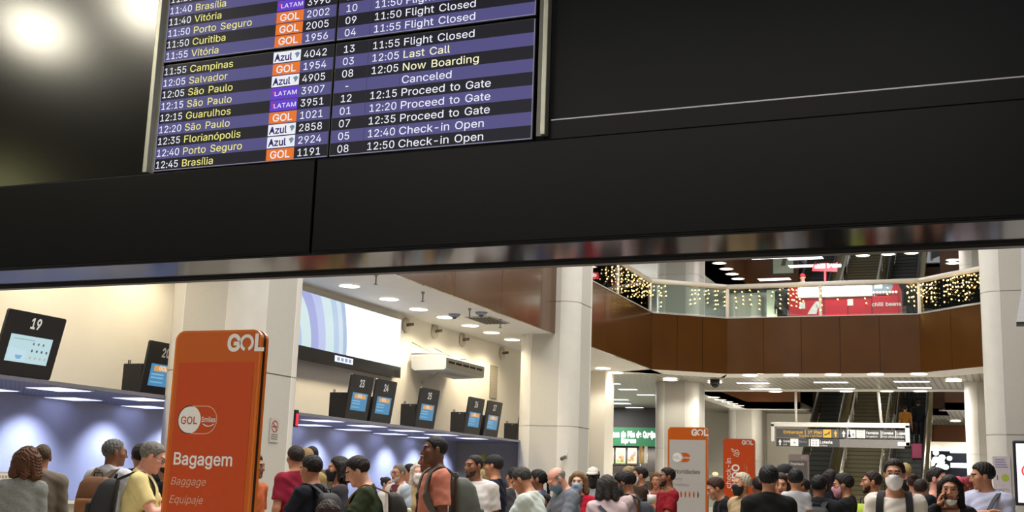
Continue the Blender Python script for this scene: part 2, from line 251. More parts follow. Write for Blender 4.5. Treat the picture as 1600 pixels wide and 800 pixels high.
    'p': (212, [[26,-71,57,-70,58,28,76,8,88,0,104,-4,128,-3,142,1,160,10,176,26,185,42,194,78,194,112,191,130,176,162,162,176,148,185,122,192,94,190,78,181,65,166,58,160,56,160,56,190,26,190], [108,23,86,28,69,44,60,66,56,98,60,124,69,144,86,160,112,165,134,160,151,144,161,122,164,90,163,90,161,66,151,46,134,29]]),
    'q': (212, [[186,-71,186,190,156,190,156,160,154,160,134,181,118,190,90,192,64,185,50,176,36,162,21,130,18,112,18,78,27,42,36,26,52,10,70,1,84,-3,108,-4,124,0,136,8,154,28,155,-70], [100,23,78,29,61,46,52,66,48,98,52,122,61,144,78,160,104,165,126,160,143,144,152,124,156,98,156,92,152,66,143,44,126,28]]),
    'r': (130, [[26,0,57,0,57,124,61,140,72,152,84,160,98,163,122,161,122,192,98,192,82,187,66,174,58,160,56,160,56,190,26,190]]),
    's': (182, [[120,189,94,192,94,191,66,188,42,175,30,164,26,152,24,126,32,108,40,101,46,95,62,89,114,76,124,70,134,56,131,40,122,31,112,26,90,24,90,23,70,26,60,31,53,40,46,53,18,47,25,26,44,8,64,-1,86,-3,88,-4,112,-2,118,-1,138,8,158,26,165,48,165,64,162,74,144,93,122,103,72,116,64,121,56,128,54,142,58,150,70,162,84,166,104,166,116,162,127,152,134,139,162,145,153,164,147,172,138,180]]),
    't': (114, [[104,0,102,24,100,27,74,26,67,32,64,40,63,164,102,164,102,190,64,190,63,236,32,236,32,190,4,190,3,164,32,164,32,42,34,30,42,16,58,3,76,-2]]),
    'u': (205, [[26,190,26,62,31,38,38,24,56,6,72,0,94,-3,114,1,128,8,135,14,148,33,149,0,178,0,179,190,148,190,148,70,143,50,138,44,128,33,120,29,112,26,98,25,86,27,76,31,62,46,58,56,57,190]]),
    'v': (195, [[186,190,152,190,151,188,131,130,113,82,98,29,83,78,81,82,43,188,42,190,9,190,40,110,50,80,54,72,61,52,65,44,72,22,76,14,80,2,82,0,112,0,114,2,115,6]]),
    'w': (284, [[11,190,44,84,47,70,51,60,51,58,55,48,58,34,62,24,65,12,70,0,98,0,100,2,142,156,183,2,184,0,215,0,272,188,272,190,240,190,239,188,214,92,209,76,207,66,202,50,198,33,193,50,180,106,178,110,166,160,158,190,126,190,125,188,86,36,84,36,73,86,71,90,45,188,44,190]]),
    'x': (189, [[10,0,46,0,94,77,98,72,144,0,179,0,112,96,176,190,142,190,96,117,94,118,50,190,14,190,78,98]]),
    'y': (195, [[24,-69,42,-73,64,-70,80,-61,94,-46,159,120,160,124,166,138,167,142,182,178,186,190,154,190,152,188,150,180,112,78,98,29,83,78,81,82,43,188,42,190,9,190,81,0,72,-28,60,-41,50,-45,31,-44,25,-64]]),
    'z': (190, [[168,0,168,28,63,28,166,164,166,190,24,190,24,161,127,160,21,24,21,0]]),
    '|': (115, [[44,-82,71,-82,70,336,44,336]]),
    'º': (167, [[54,253,34,240,30,236,18,216,13,186,18,154,30,134,34,129,54,116,82,110,112,116,132,129,137,134,149,154,154,182,149,216,137,236,132,240,112,253,86,258], [68,137,53,148,46,162,42,182,46,208,53,220,68,231,82,234,96,232,110,224,116,218,122,206,125,182,121,162,114,148,100,137,88,135]]),
    'á': (195, [[168,0,168,132,167,132,166,150,159,164,142,180,134,185,118,190,84,192,56,184,32,164,20,146,50,137,56,148,68,158,82,164,100,165,122,160,131,152,135,144,138,126,134,118,130,116,54,103,32,93,19,76,16,64,16,44,19,32,25,20,46,2,62,-3,84,-4,86,-3,100,-2,114,3,124,10,129,16,134,24,138,26,138,0], [138,94,137,60,129,44,112,28,82,23,64,26,51,36,46,54,50,68,58,75,74,81,120,88], [139,264,106,265,81,214,106,214]]),
    'ã': (195, [[168,0,168,132,167,132,166,150,159,164,142,180,134,185,118,190,84,192,56,184,32,164,20,146,50,137,56,148,68,158,82,164,100,165,122,160,131,152,135,144,138,126,134,118,130,116,54,103,32,93,19,76,16,64,16,44,19,32,25,20,46,2,62,-3,84,-4,86,-3,100,-2,114,3,124,10,129,16,134,24,138,26,138,0], [138,94,137,60,129,44,112,28,82,23,64,26,51,36,46,54,50,68,58,75,74,81,120,88], [144,258,124,258,120,248,114,245,80,258,70,259,60,257,53,250,48,242,45,224,66,224,69,234,76,237,104,225,114,223,122,224,128,226,138,234,142,244]]),
    'ç': (198, [[86,-71,126,-69,134,-64,139,-60,143,-52,144,-36,139,-26,130,-18,112,-15,112,-4,114,-2,130,0,154,11,172,30,181,50,152,59,145,42,134,32,120,25,108,23,90,25,78,30,58,50,49,78,50,112,60,140,78,158,94,164,116,164,126,161,136,155,146,144,152,131,181,138,170,162,154,178,130,189,126,190,118,190,108,192,84,190,68,185,54,177,39,162,31,152,22,130,17,92,23,54,35,32,40,24,54,11,68,3,84,-2,95,-4,92,-20,92,-31,116,-33,121,-38,121,-46,114,-53,86,-53]]),
    'í': (83, [[26,0,57,0,56,190,26,190], [86,264,52,265,28,214,52,214]]),
    'ó': (208, [[84,-2,98,-3,100,-4,124,-2,140,3,154,11,170,26,177,36,185,58,191,96,188,108,185,130,178,150,170,162,154,177,140,185,124,190,110,191,108,192,84,190,68,185,54,177,39,162,31,152,22,130,17,92,23,54,40,24,54,11,68,3], [102,165,126,161,145,146,155,126,160,96,155,62,145,42,126,27,106,23,82,27,63,42,53,62,48,92,53,126,63,146,82,161], [148,264,114,265,90,214,114,214]])}
GCACHE = {}
def area2(q): return sum(q[i-1][0]*q[i][1]-q[i][0]*q[i-1][1] for i in range(len(q)))
def glyph(c):
    if c not in GCACHE:
        adv, cs = GLYPHS[c]; GCACHE[c] = (adv/500., [[V3([k[i]/500., k[i+1]/500.]) for i in range(0, len(k), 2)] for k in cs])
    return GCACHE[c]
GMESH = {}
TXT = {}
def text_geo(txt, size=1., bold=0., align='LEFT', squash=1., spacing=1., shear=0.):
    key = (txt, size, bold, align, squash, spacing, shear)
    if key in TXT: return TXT[key]
    k = .73/max(p[1] for p in glyph('H')[1][0]); x = 0.; vs = []; fs = []
    for c in txt:
        if c == ' ': x += .27*spacing; continue
        adv, cs = glyph(c); big = max(cs, key=lambda q: abs(area2(q))); sg = 1 if area2(big) > 0 else -1
        pol = []
        for q in cs:
            n = len(q); r = []
            for i in range(n):
                a = q[i]-q[i-1]; e = q[(i+1) % n]-q[i]; m = V3([a[1], -a[0]])/(np.hypot(*a)+1e-9) + V3([e[1], -e[0]])/(np.hypot(*e)+1e-9)
                r.append(q[i] + sg*bold*m/max(1.3, m @ m))
            pol.append((area2(q)*sg > 0, r))
        gk = (c, round(bold, 4))
        if gk not in GMESH:
            cu = bpy.data.curves.new('glyph', 'CURVE'); cu.dimensions = '2D'; cu.fill_mode = 'BOTH'
            for o, r in pol:
                sp = cu.splines.new('POLY'); sp.points.add(len(r)-1); sp.use_cyclic_u = True
                for i in range(len(r)): sp.points[i].co = (r[i][0], r[i][1], 0, 1)
            ob = bpy.data.objects.new('glyph', cu); COL.objects.link(ob); dg = bpy.context.evaluated_depsgraph_get(); dg.update(); me = bpy.data.meshes.new_from_object(ob.evaluated_get(dg))
            GMESH[gk] = ([v.co[:2] for v in me.vertices], [tuple(f.vertices) for f in me.polygons]); bpy.data.objects.remove(ob); bpy.data.curves.remove(cu); bpy.data.meshes.remove(me)
        gv, gf = GMESH[gk]; o = len(vs); vs += [(x + p[0] + shear*p[1], p[1]) for p in gv]; fs += [tuple(o+i for i in f) for f in gf]
        x += adv*spacing
    sh = {'LEFT': 0, 'CENTER': -x/2, 'RIGHT': -x}[align]
    TXT[key] = ([((a+sh)*k*size*squash, e*k*size) for a, e in vs], fs); return TXT[key]
# ---------------------------------------------------------------- bodies: smooth-union fields turned into one continuous mesh
class Field:
    def __init__(s, lo, hi, h):
        s.o = V3(lo, dtype=np.float32); s.h = h; s.n = np.ceil((V3(hi)-V3(lo))/h).astype(int)+1
        s.D = np.full(tuple(s.n), .5, np.float32)
        s.ax = [(s.o[i] + h*np.arange(s.n[i])).astype(np.float32) for i in range(3)]
    def sl(s, lo, hi, pad):
        a = np.maximum(0, np.floor((V3(lo)-pad-s.o)/s.h).astype(int)); b = np.minimum(s.n, np.ceil((V3(hi)+pad-s.o)/s.h).astype(int)+1)
        return None if (b <= a).any() else tuple(slice(int(p), int(q)) for p, q in zip(a, b))
    def grid(s, q): return s.ax[0][q[0]][:, None, None], s.ax[1][q[1]][None, :, None], s.ax[2][q[2]][None, None, :]
    def prim(s, p):
        if p[0] == 'c':
            a, b, ra, rb = V3(p[1], dtype=np.float32), V3(p[2], dtype=np.float32), p[3], p[4]; R = max(ra, rb)
            return np.minimum(a, b)-R, np.maximum(a, b)+R
        c = V3(p[1], dtype=np.float32); r = max(p[2]); return c-r, c+r
    def dist(s, p, X, Y, Z):
        if p[0] == 'c':
            a, b, ra, rb = V3(p[1], dtype=np.float32), V3(p[2], dtype=np.float32), p[3], p[4]; d = b-a; L = float(d @ d)+1e-9
            t = np.clip(((X-a[0])*d[0] + (Y-a[1])*d[1] + (Z-a[2])*d[2])/L, 0, 1)
            return np.sqrt((X-a[0]-t*d[0])**2 + (Y-a[1]-t*d[1])**2 + (Z-a[2]-t*d[2])**2) - (ra + (rb-ra)*t)
        c, r = V3(p[1], dtype=np.float32), V3(p[2], dtype=np.float32); R = p[3] if len(p) > 3 and p[3] is not None else np.eye(3)
        R = V3(R, dtype=np.float32); x, y, z = X-c[0], Y-c[1], Z-c[2]
        u = [(R[0, i]*x + R[1, i]*y + R[2, i]*z)/r[i] for i in range(3)]
        k0 = np.sqrt(u[0]**2+u[1]**2+u[2]**2); k1 = np.sqrt((u[0]/r[0])**2+(u[1]/r[1])**2+(u[2]/r[2])**2)+1e-9
        return k0*(k0-1)/k1
    def add(s, p, k=.02, cut=None, grow=0., pad=0.):
        lo, hi = s.prim(p); q = s.sl(lo, hi, k + 3*s.h + grow + pad)
        if q is None: return
        X, Y, Z = s.grid(q); d = s.dist(p, X, Y, Z) - grow
        if cut is not None:
            for (pt, n) in cut: d = np.maximum(d, (X-pt[0])*n[0] + (Y-pt[1])*n[1] + (Z-pt[2])*n[2])
        D = s.D[q]
        if k > 0:
            h = np.clip(.5 + .5*(D-d)/k, 0, 1); s.D[q] = D + (d-D)*h - k*h*(1-h)
        else: s.D[q] = np.minimum(D, d)
    def cut(s, pt, n):
        X, Y, Z = s.grid((slice(None),)*3); s.D = np.maximum(s.D, (X-pt[0])*n[0] + (Y-pt[1])*n[1] + (Z-pt[2])*n[2])
    def wobble(s, amp, f, seed=0.):
        X, Y, Z = s.grid((slice(None),)*3)
        s.D += amp*(np.sin(f*X+1.7*f*.6*Z+seed)*np.sin(f*.9*Y-f*.7*Z+2*seed) + .5*np.sin(2.1*f*Z+1.3*f*X+seed)*np.sin(1.9*f*Y+seed*3)).astype(np.float32)
    def mesh(s):
        D = s.D; S = D < 0
        n = np.zeros(tuple(np.array(D.shape)-1), np.int8)
        for i in (0, 1):
            for j in (0, 1):
                for k in (0, 1): n += S[i:S.shape[0]-1+i, j:S.shape[1]-1+j, k:S.shape[2]-1+k]
        I = np.argwhere((n > 0) & (n < 8))
        if len(I) == 0: return np.zeros((0, 3)), np.zeros((0, 4), int)
        ids = np.full(n.shape, -1, np.int32); ids[I[:, 0], I[:, 1], I[:, 2]] = np.arange(len(I))
        off = [(i, j, k) for i in (0, 1) for j in (0, 1) for k in (0, 1)]
        val = {o: D[I[:, 0]+o[0], I[:, 1]+o[1], I[:, 2]+o[2]] for o in off}
        acc = np.zeros((len(I), 3)); cnt = np.zeros(len(I))
        for a in off:
            for x in range(3):
                if a[x] == 0:
                    b = tuple(1 if i == x else a[i] for i in range(3)); va, vb = val[a], val[b]; m = (va < 0) != (vb < 0)
                    t = np.where(m, va/np.where(m, va-vb, 1), 0)
                    for i in range(3): acc[:, i] += m*(a[i] + (t if i == x else 0))
                    cnt += m
        vs = s.o + s.h*(I + acc/cnt[:, None]); fs = []
        for x in range(3):
            y, z = (x+1) % 3, (x+2) % 3
            sa = [slice(None)]*3; sb = [slice(None)]*3; sa[x] = slice(0, -1); sb[x] = slice(1, None)
            A, B = S[tuple(sa)], S[tuple(sb)]; E = np.argwhere(A != B); E = E[(E[:, y] > 0) & (E[:, z] > 0) & (E[:, y] < D.shape[y]-1) & (E[:, z] < D.shape[z]-1)]
            if len(E) == 0: continue
            def at(dy, dz):
                q = E.copy(); q[:, y] -= dy; q[:, z] -= dz; return ids[q[:, 0], q[:, 1], q[:, 2]]
            q = np.stack([at(1, 1), at(0, 1), at(0, 0), at(1, 0)], 1); fl = ~A[E[:, 0], E[:, 1], E[:, 2]]; q[fl] = q[fl][:, ::-1]; fs.append(q)
        return vs, np.concatenate(fs)
def quad_mesh(name, vs, fs, mats, parent, idx=None):
    me = bpy.data.meshes.new(name); me.vertices.add(len(vs)); me.vertices.foreach_set('co', np.ascontiguousarray(vs, dtype=np.float32).ravel())
    me.loops.add(4*len(fs)); me.loops.foreach_set('vertex_index', np.ascontiguousarray(fs, dtype=np.int32).ravel())
    me.polygons.add(len(fs)); me.polygons.foreach_set('loop_start', np.arange(0, 4*len(fs), 4, dtype=np.int32))
    for m in mats: me.materials.append(m)
    if idx is not None: me.polygons.foreach_set('material_index', np.ascontiguousarray(idx, dtype=np.int32))
    me.polygons.foreach_set('use_smooth', np.ones(len(fs), bool)); me.update(calc_edges=True)
    o = bpy.data.objects.new(name, me); COL.objects.link(o)
    if parent: o.parent = parent
    return o
def ik(a, b, l1, l2, pole):
    """the elbow between a and b"""
    d = b-a; L = np.linalg.norm(d)
    if L > (l1+l2)*.995: b = a + d*(l1+l2)*.995/L; d = b-a; L = np.linalg.norm(d)
    u = d/L; x = (l1*l1-l2*l2+L*L)/(2*L); h = math.sqrt(max(1e-6, l1*l1-x*x)); p = V3(pole, dtype=float); p = nrm(p-u*(p @ u))
    return a + u*x + p*h, b
SKIN = {'fair': '#d8a78c', 'pink': '#d99c86', 'tan': '#b98263', 'brown': '#8a5a40', 'dark': '#6b4632'}
ARMS = {'down': ((.075, .02, .80), (.3, -1, 0)), 'hang': ((.05, .10, .84), (.5, -1, 0)), 'fwd': ((-.06, .33, 1.09), (.8, -.6, -.6)), 'hold': ((-.10, .30, 1.06), (.9, -.5, -.5)),
        'ear': ((-.050, .085, 1.485), (.9, .35, -1)), 'cross': ((-.30, .20, 1.10), (.9, -.3, -.4)), 'reach': ((.0, .45, 1.12), (.5, -.3, -.9)), 'strap': ((-.03, .14, 1.30), (.9, -.2, -1)), 'hip': ((.10, .05, .98), (1, -.5, 0)),
        'chest': ((-.08, .33, 1.22), (.9, -.5, -.5)), 'low': ((-.04, .34, .98), (.8, -.7, -.4))}
def person(label, px, py, d, face, skin='tan', hair='short', hcol='#15110f', top=('tee', '#888888'), trou='#23262e', build=1., lean=0., pitch=0., hyaw=0., hroll=0.,
           L='down', R='down', mask=None, glasses=None, beard=None, h=.008, fem=False, cap=None, neck='crew', strapless=True, mini=None, base_z=0., group=None, tall=None, inner=None, hat=None, lips=None):
    """a standing figure whose head top is seen at (px, py) from the camera, at horizontal distance d.
    face: 0 looks to the camera, 90 to the photograph's left, -90 to its right, 180 away."""
    tgt = P(px, py, d=d); dirc = math.atan2(CC[1]-tgt[1], CC[0]-tgt[0])            # heading of the camera from the figure
    yaw = dirc - math.pi/2 - math.radians(face)
    H = tall if tall else tgt[2]-base_z
    for it in range(4):
        s = H/1.75; hs = (.6+.4*s) if H > 1.3 else .86
        Rl = rotx(-math.radians(lean)); hip = V3([0, 0, .93*s])
        up = lambda p: hip + Rl @ (V3(p, dtype=float)*s - hip)
        Rh = Rl.copy() if False else rotz(math.radians(hyaw)) @ rotx(-math.radians(pitch + lean*.5)) @ roty(math.radians(hroll))
        nb = up((0, -.02, 1.455)); hc = nb + Rl @ V3([0, .015*s, .065*s]) + Rh @ V3([0, .02, .115*hs])
        top_pt = hc + Rh @ V3([0, -.012, .118*hs])
        if tall is None:
            H *= (tgt[2]-base_z)/top_pt[2]
    rt = rotz(yaw); loc = V3([tgt[0], tgt[1], base_z]) - rt @ V3([top_pt[0], top_pt[1], 0])
    root = thing('person', label, 'person', loc, yaw, group)
    w = build; sw = (.158 if fem else .178)*s*(.75+.25*w)
    # --- primitives
    hd = lambda p: hc + Rh @ (V3(p, dtype=float)*hs)
    HE = lambda p, r: ('e', hd(p), tuple(q*hs for q in r), Rh)
    HC = lambda a, b, ra, rb: ('c', hd(a), hd(b), ra*hs, rb*hs)
    jw = .052 if fem else .057
    head = [(HE((0, -.014, .032), (.0705, .096, .084)), .02), (HE((0, .034, -.036), (jw, .058, .078)), .03), (HC((0, .074, -.098), (0, .07, -.095), .02, .02), .03),
            (HC((-.03, .083, .028), (.03, .083, .028), .013, .013), .02), (HC((-.044, .06, -.02), (-.04, .066, -.016), .02, .02), .03), (HC((.044, .06, -.02), (.04, .066, -.016), .02, .02), .03),
            (HC((0, .09, .014), (0, .112, -.03), .009, .0125), .012), (HC((-.012, .096, -.034), (.012, .096, -.034), .010, .010), .01),
            (HC((-.018, .086, -.058), (.018, .086, -.058), .0075, .0075), .008), (HC((-.016, .084, -.070), (.016, .084, -.070), .009, .009), .008),
            (HE((-.031, .0745, .004), (.0145, .013, .0105)), .004), (HE((.031, .0745, .004), (.0145, .013, .0105)), .004),
            (HE((-.077, -.008, -.002), (.011, .021, .034)), .008), (HE((.077, -.008, -.002), (.011, .021, .034)), .008),
            (('c', nb, hd((0, -.02, -.045)), .058*s*(.8+.2*w), .054*hs), .03)]
    bl = (w-1)
    tor = [(('e', up((0, .005, 1.25)), (.158*s*w, .112*s*(1+bl*1.2), .21*s), Rl), .05), (('c', up((-sw/s+.02, -.01, 1.405)), up((sw/s-.02, -.01, 1.405)), .062*s, .062*s), .05),
           (('c', up((-.03, -.025, 1.47)), up((-sw/s+.02, -.01, 1.415)), .05*s, .045*s), .04), (('c', up((.03, -.025, 1.47)), up((sw/s-.02, -.01, 1.415)), .05*s, .045*s), .04),
           (('e', up((0, .015+.05*bl, 1.07)), (.142*s*(1+bl*1.3), .108*s*(1+bl*2), .17*s), Rl), .05), (('e', (0, 0, .93*s), (.165*s*(1+bl*.8), .122*s*(1+bl*.8), .13*s)), .05)]
    if fem: tor += [(('e', up((sx*.075, .085, 1.255)), (.062*s, .055*s, .06*s), Rl), .04) for sx in (-1, 1)]
    arms = {}
    for sx, ps in ((-1, L), (1, R)):
        if isinstance(ps, str): ps = ARMS[ps]
        sh = up((sx*sw/s, -.01, 1.405)); t = V3(ps[0], dtype=float); l1, l2 = .30*s, .265*s
        wr = V3([sx*(sw/s + t[0])*s, t[1]*s, t[2]*s]); 
        if t[2] > 1.0: wr = up((sx*(sw/s+t[0]), t[1], t[2]))
        pole = V3([sx*ps[1][0], ps[1][1], ps[1][2]]); el, wr = ik(sh, wr, l1, l2, pole); arms[sx] = (sh, el, wr)
    leg = []
    for sx in (-1, 1):
        hp, kn, an = V3([sx*.088*s, 0, .90*s]), V3([sx*.10*s, .02*s, .50*s]), V3([sx*.11*s, -.02*s, .09*s])
        leg += [('c', hp, kn, .085*s*(.7+.3*w), .056*s), ('c', kn, an, .054*s, .04*s)]
    feet = [('c', (sx*.11*s, -.03*s, .045*s), (sx*.125*s, .14*s, .035*s), .04*s, .034*s) for sx in (-1, 1)]
    # --- the skin: one continuous mesh
    pts = np.array([q for a in arms.values() for q in a] + [hd((0, 0, .13)), hd((0, .12, 0)), hd((.1, -.12, -.1)), hd((-.1, -.12, -.1)), (-.24*s*w, -.2*s, 0), (.24*s*w, .26*s, 0), up((.2, -.16*w, 1.3)), up((-.2, .2*w, 1.2))])
    lo, hi = pts.min(0)-.13, pts.max(0)+.13; lo[2] = -.03; hi[2] += .10 if mini is None else 0
    f = Field(lo, hi, h)
    for p, k in tor: f.add(p, k)
    for p in leg + feet: f.add(p, .03)
    for sx, (sh, el, wr) in arms.items():
        f.add(('c', sh, el, .056*s*(.8+.2*w), .041*s), .03); f.add(('c', el, el + (wr-el)*.35, .041*s, .042*s), .02); f.add(('c', el + (wr-el)*.35, wr, .042*s, .027*s), .02)
    for p, k in head: f.add(p, k)
    hands = {}
    for sx, (sh, el, wr) in arms.items():
        d0 = nrm(wr-el); ps = {-1: L, 1: R}[sx]
        inn = V3([-sx, 0, 0]) if wr[2] < 1.0*s or ps == 'ear' else V3([-sx*.25, .1, -1.])
        if ps == 'ear': d0 = nrm(V3([-sx*.25, .1, 1.])); inn = V3([-sx, -.1, .1])
        n = nrm(inn - d0*(inn @ d0)); lat = np.cross(n, d0)*sx                      # n: palm normal, lat: towards the thumb
        if lat @ V3([0, 1, .3]) < 0 and wr[2] < 1.0*s: lat = -lat
        hs2 = s*1.0; pc = wr + d0*.045*hs2; f.add(('e', pc + d0*.01, (.040*hs2, .016*hs2, .052*hs2), np.stack([lat, n, d0], 1)), .012)
        cu = math.radians(38 if ps in ('fwd', 'hold', 'reach', 'ear', 'low', 'chest') else 20)
        for i, (o, l) in enumerate(((.029, .072), (.010, .08), (-.010, .075), (-.028, .058))):
            p = wr + d0*.088*hs2 + lat*o*hs2; dd = d0.copy(); r0 = .0088*hs2
            for j in range(3):
                a = cu*(.5+.5*j); dd = nrm(dd*math.cos(a*.8) + n*math.sin(a*.8)); q = p + dd*l*hs2*(.42, .33, .25)[j]; f.add(('c', p, q, r0, r0*.9), .004); p = q; r0 *= .92
        p = wr + d0*.03*hs2 + lat*.033*hs2; q = p + nrm(lat*.8 + d0*.7 + n*.35)*.045*hs2; q2 = q + nrm(d0*.85 + n*.45 + lat*.1)*.036*hs2
        f.add(('c', p, q, .013*hs2, .0105*hs2), .012); f.add(('c', q, q2, .0105*hs2, .0088*hs2), .006)
        hands[sx] = (pc + n*.03*hs2, d0, n, lat)
    vs, fs = f.mesh()
    # face colours by place on the head
    c = (vs[fs].mean(1) - hc) @ Rh / hs
    idx = np.zeros(len(fs), int); ax = np.abs(c[:, 0])
    ey = ((ax-.031)/.0135)**2 + ((c[:, 2]-.003)/.0058)**2; front = c[:, 1] > .066
    idx[front & (ey < 1)] = 1; idx[front & (((ax-.031)/.0072)**2 + ((c[:, 2]-.003)/.0075)**2 < 1)] = 2
    idx[front & (ey >= 1) & (ey < 2.1) & (c[:, 2] > .004)] = 2
    idx[(c[:, 1] > .06) & (ax > .012) & (ax < .05) & (np.abs(c[:, 2]-.027+.12*(ax-.03)**2/.03) < (.004 if fem else .0055))] = 2
    idx[(c[:, 1] > .07) & (ax < .024) & (np.abs(c[:, 2]+.064) < .011)] = 3
    sk = SKIN.get(skin, skin); skm = mat(sk, .5, var=.05, scale=30)
    lipc = lips or {'fair': '#b8685f', 'pink': '#b8625a', 'tan': '#93514a', 'brown': '#6c3a34', 'dark': '#46241f'}.get(skin, '#93514a')
    bodyo = quad_mesh('body', vs, fs, [skm, mat('#a2948a', .35), mat(hcol if hcol != '#000' else '#111111', .5), mat(lipc, .4)], root, idx)
    # --- clothes
    if isinstance(top, str): top = ('tee', top)
    kind, tcol = top[0], top[1]; g = {'tee': .012, 'polo': .013, 'shirt': .016, 'jacket': .026, 'sweater': .022, 'tank': .01}[kind]*s
    tm = mat(tcol, .85, var=.1 if kind != 'sweater' else .28, scale=9 if kind != 'sweater' else 120, spec=.2)
    f = Field(lo, hi, h); nk = up((0, 0, 1.47)); nn = Rl @ nrm((0, .42, 1.)) if neck != 'v' else Rl @ nrm((0, .75, 1.))
    if kind in ('polo', 'shirt', 'jacket'): nn = Rl @ nrm((0, .35, 1.)); nk = up((0, .02, 1.49))
    for p, k in tor: f.add(p, k+.01, grow=g)
    f.cut(nk, nn)
    if neck == 'v' or inner: pass
    if kind in ('polo', 'shirt', 'jacket'):
        dn = nrm(hd((0, -.02, -.045)) - nb); f.add(('c', nb - dn*.02, nb + dn*.052*s, .070*s*(.8+.2*w), .066*s), .012, cut=[(nb + dn*.05*s, nrm(dn + Rl @ V3([0, .35, 0])))])
    long = kind in ('jacket', 'sweater') or (kind == 'shirt' and len(top) < 3) or (len(top) > 2 and top[2] == 'long')
    for sx, (sh, el, wr) in arms.items():
        if kind == 'tank': continue
        if long:
            roll = len(top) > 2 and top[2] == 'rolled'
            f.add(('c', sh, el, .060*s + g*.5, .047*s + g*.5), .03); e = wr - nrm(wr-el)*.01; f.add(('c', el, e, .047*s + g*.5, .034*s + g*.5), .02, cut=[(e, nrm(wr-el))])
        elif len(top) > 2 and top[2] == 'rolled':
            f.add(('c', sh, el, .060*s + g*.5, .047*s + g*.5), .03); e = el + (wr-el)*.25; f.add(('c', el, e, .047*s + g, .045*s + g), .02, cut=[(e, nrm(wr-el))])
        else:
            e = sh + (el-sh)*.72; f.add(('c', sh, sh + (el-sh)*.95, .062*s*(.85+.15*w) + g*.6, .057*s*(.85+.15*w) + g), .03, cut=[(e, nrm(el-sh))])
    f.wobble(.0035*s, 34/s, px*.37); f.cut((0, 0, .86*s), (0, 0, -1))
    vs, fs = f.mesh(); idx = None; mm = [tm]
    if inner:                                                                    # an open front shows the garment worn below
        c = ((vs[fs].mean(1) - hip) @ Rl)/s; idx = ((c[:, 1] > .03) & (np.abs(c[:, 0]) < .028 + .05*np.clip((c[:, 2]+hip[2]/s-1.1)/.3, 0, 1))).astype(int); mm.append(mat(inner, .85))
    nm = {'tee': 't_shirt', 'polo': 'polo_shirt', 'shirt': 'shirt', 'jacket': 'jacket', 'sweater': 'sweater', 'tank': 'tank_top'}[kind]
    quad_mesh(nm, vs, fs, mm, root, idx)
    f = Field((lo[0], lo[1], -.03), (hi[0], hi[1], 1.0*s), max(h, .012))
    for p in leg: f.add((p[0], p[1], p[2], p[3]+.012, p[4]+.016), .03, cut=[((0, 0, .07*s), (0, 0, -1))])
    f.add(('e', (0, 0, .93*s), (.165*s*(1+bl*.8)+.008, .122*s*(1+bl*.8)+.008, .13*s)), .04); f.cut((0, 0, .97*s), (0, 0, 1))
    vs, fs = f.mesh(); quad_mesh('trousers', vs, fs, [mat(trou, .85, var=.1)], root)
    f = Field((lo[0], lo[1], -.03), (hi[0], hi[1], .16*s), max(h, .012))
    for p in feet: f.add((p[0], p[1], p[2], p[3]+.008, p[4]+.008), .01)
    f.cut((0, 0, 0), (0, 0, -1)); vs, fs = f.mesh(); quad_mesh('shoes', vs, fs, [mat('#2a2623', .6)], root)
    # --- hair
    def hfield(pad=.16, low=.15, hh=None):
        a = np.array([hd((-.1, -.13, -.12)), hd((.1, .14, .14)), hd((.1, -.13, .14)), hd((-.1, .14, -.12)), hd((.1, .14, -.12)), hd((-.1, -.13, .14))]); lo, hi = a.min(0)-.03, a.max(0)+.03
        lo[2] -= low; return Field(lo, hi, hh or min(h, .007))
    def local(f):
        X, Y, Z = f.grid((slice(None),)*3); x, y, z = X-hc[0], Y-hc[1], Z-hc[2]
        return [(Rh[0, i]*x + Rh[1, i]*y + Rh[2, i]*z)/hs for i in range(3)]
    hm = mat(hcol, .6, var=.4, scale=70, spec=.3, bump=.9)
    if hair and hair != 'bald':
        long_ = hair in ('bob', 'long', 'ponytail', 'bun', 'curlybob', 'veil'); f = hfield(low=.32 if hair == 'long' else .12)
        th = {'buzz': .006, 'short': .010, 'full': .017, 'ring': .008, 'bob': .02, 'long': .016, 'ponytail': .009, 'bun': .012, 'curlybob': .034, 'curly': .026}[hair]
        f.add(HE((0, -.014, .033), (.071, .0965, .0845)), 0, grow=.0, pad=.05); X, Y, Z = local(f)
        yl = V3([-.2, -.11, -.06, -.02, .01, .03, .05, .07, .085, .12]); zl = V3([-.055, -.055, -.045, -.028, -.005, .02, .062, .074, .082, .09])
        if hair == 'ring': zl = V3([-.05, -.05, -.045, -.03, .0, .03, .2, .2, .2, .2])
        if long_: zl = V3([-.12, -.12, -.10, -.06, -.03, .01, .045, .068, .078, .088])
        zc = np.interp(Y, yl, zl); tp = np.clip((Z-zc)/(.035 if hair in ('buzz', 'ring') else .05), 0, 1); f.D = f.D - th*hs*(.22 + .78*tp*(2-tp)); f.D = np.maximum(f.D, (zc-Z)*hs*.8)
        if hair == 'ring': f.D = np.maximum(f.D, (Z-.055+.3*np.abs(Y+.1)*0)*hs)
        if hair in ('bob', 'curlybob', 'long'):
            dz = {'bob': -.105, 'curlybob': -.10, 'long': -.30}[hair]; r = {'bob': .042, 'curlybob': .05, 'long': .036}[hair]
            for a in (-1, -.55, 0, .55, 1):
                x0, y0 = .078*math.sin(a*1.75), -.03 - .066*math.cos(a*1.75); down = hd((x0, y0, 0)) + V3([0, 0, -1])*abs(dz)*hs + (Rl @ V3([x0*.25, -.01, 0]))
                f.add(('c', hd((x0*.95, y0*.9, .04)), down, r*hs, r*.85*hs), .02)
        if hair == 'ponytail':
            f.add(HC((0, -.115, .03), (0, -.135, .01), .028, .03), .01); f.add(('c', hd((0, -.14, .01)), hd((0, -.135, -.16)), .032*hs, .016*hs), .015)
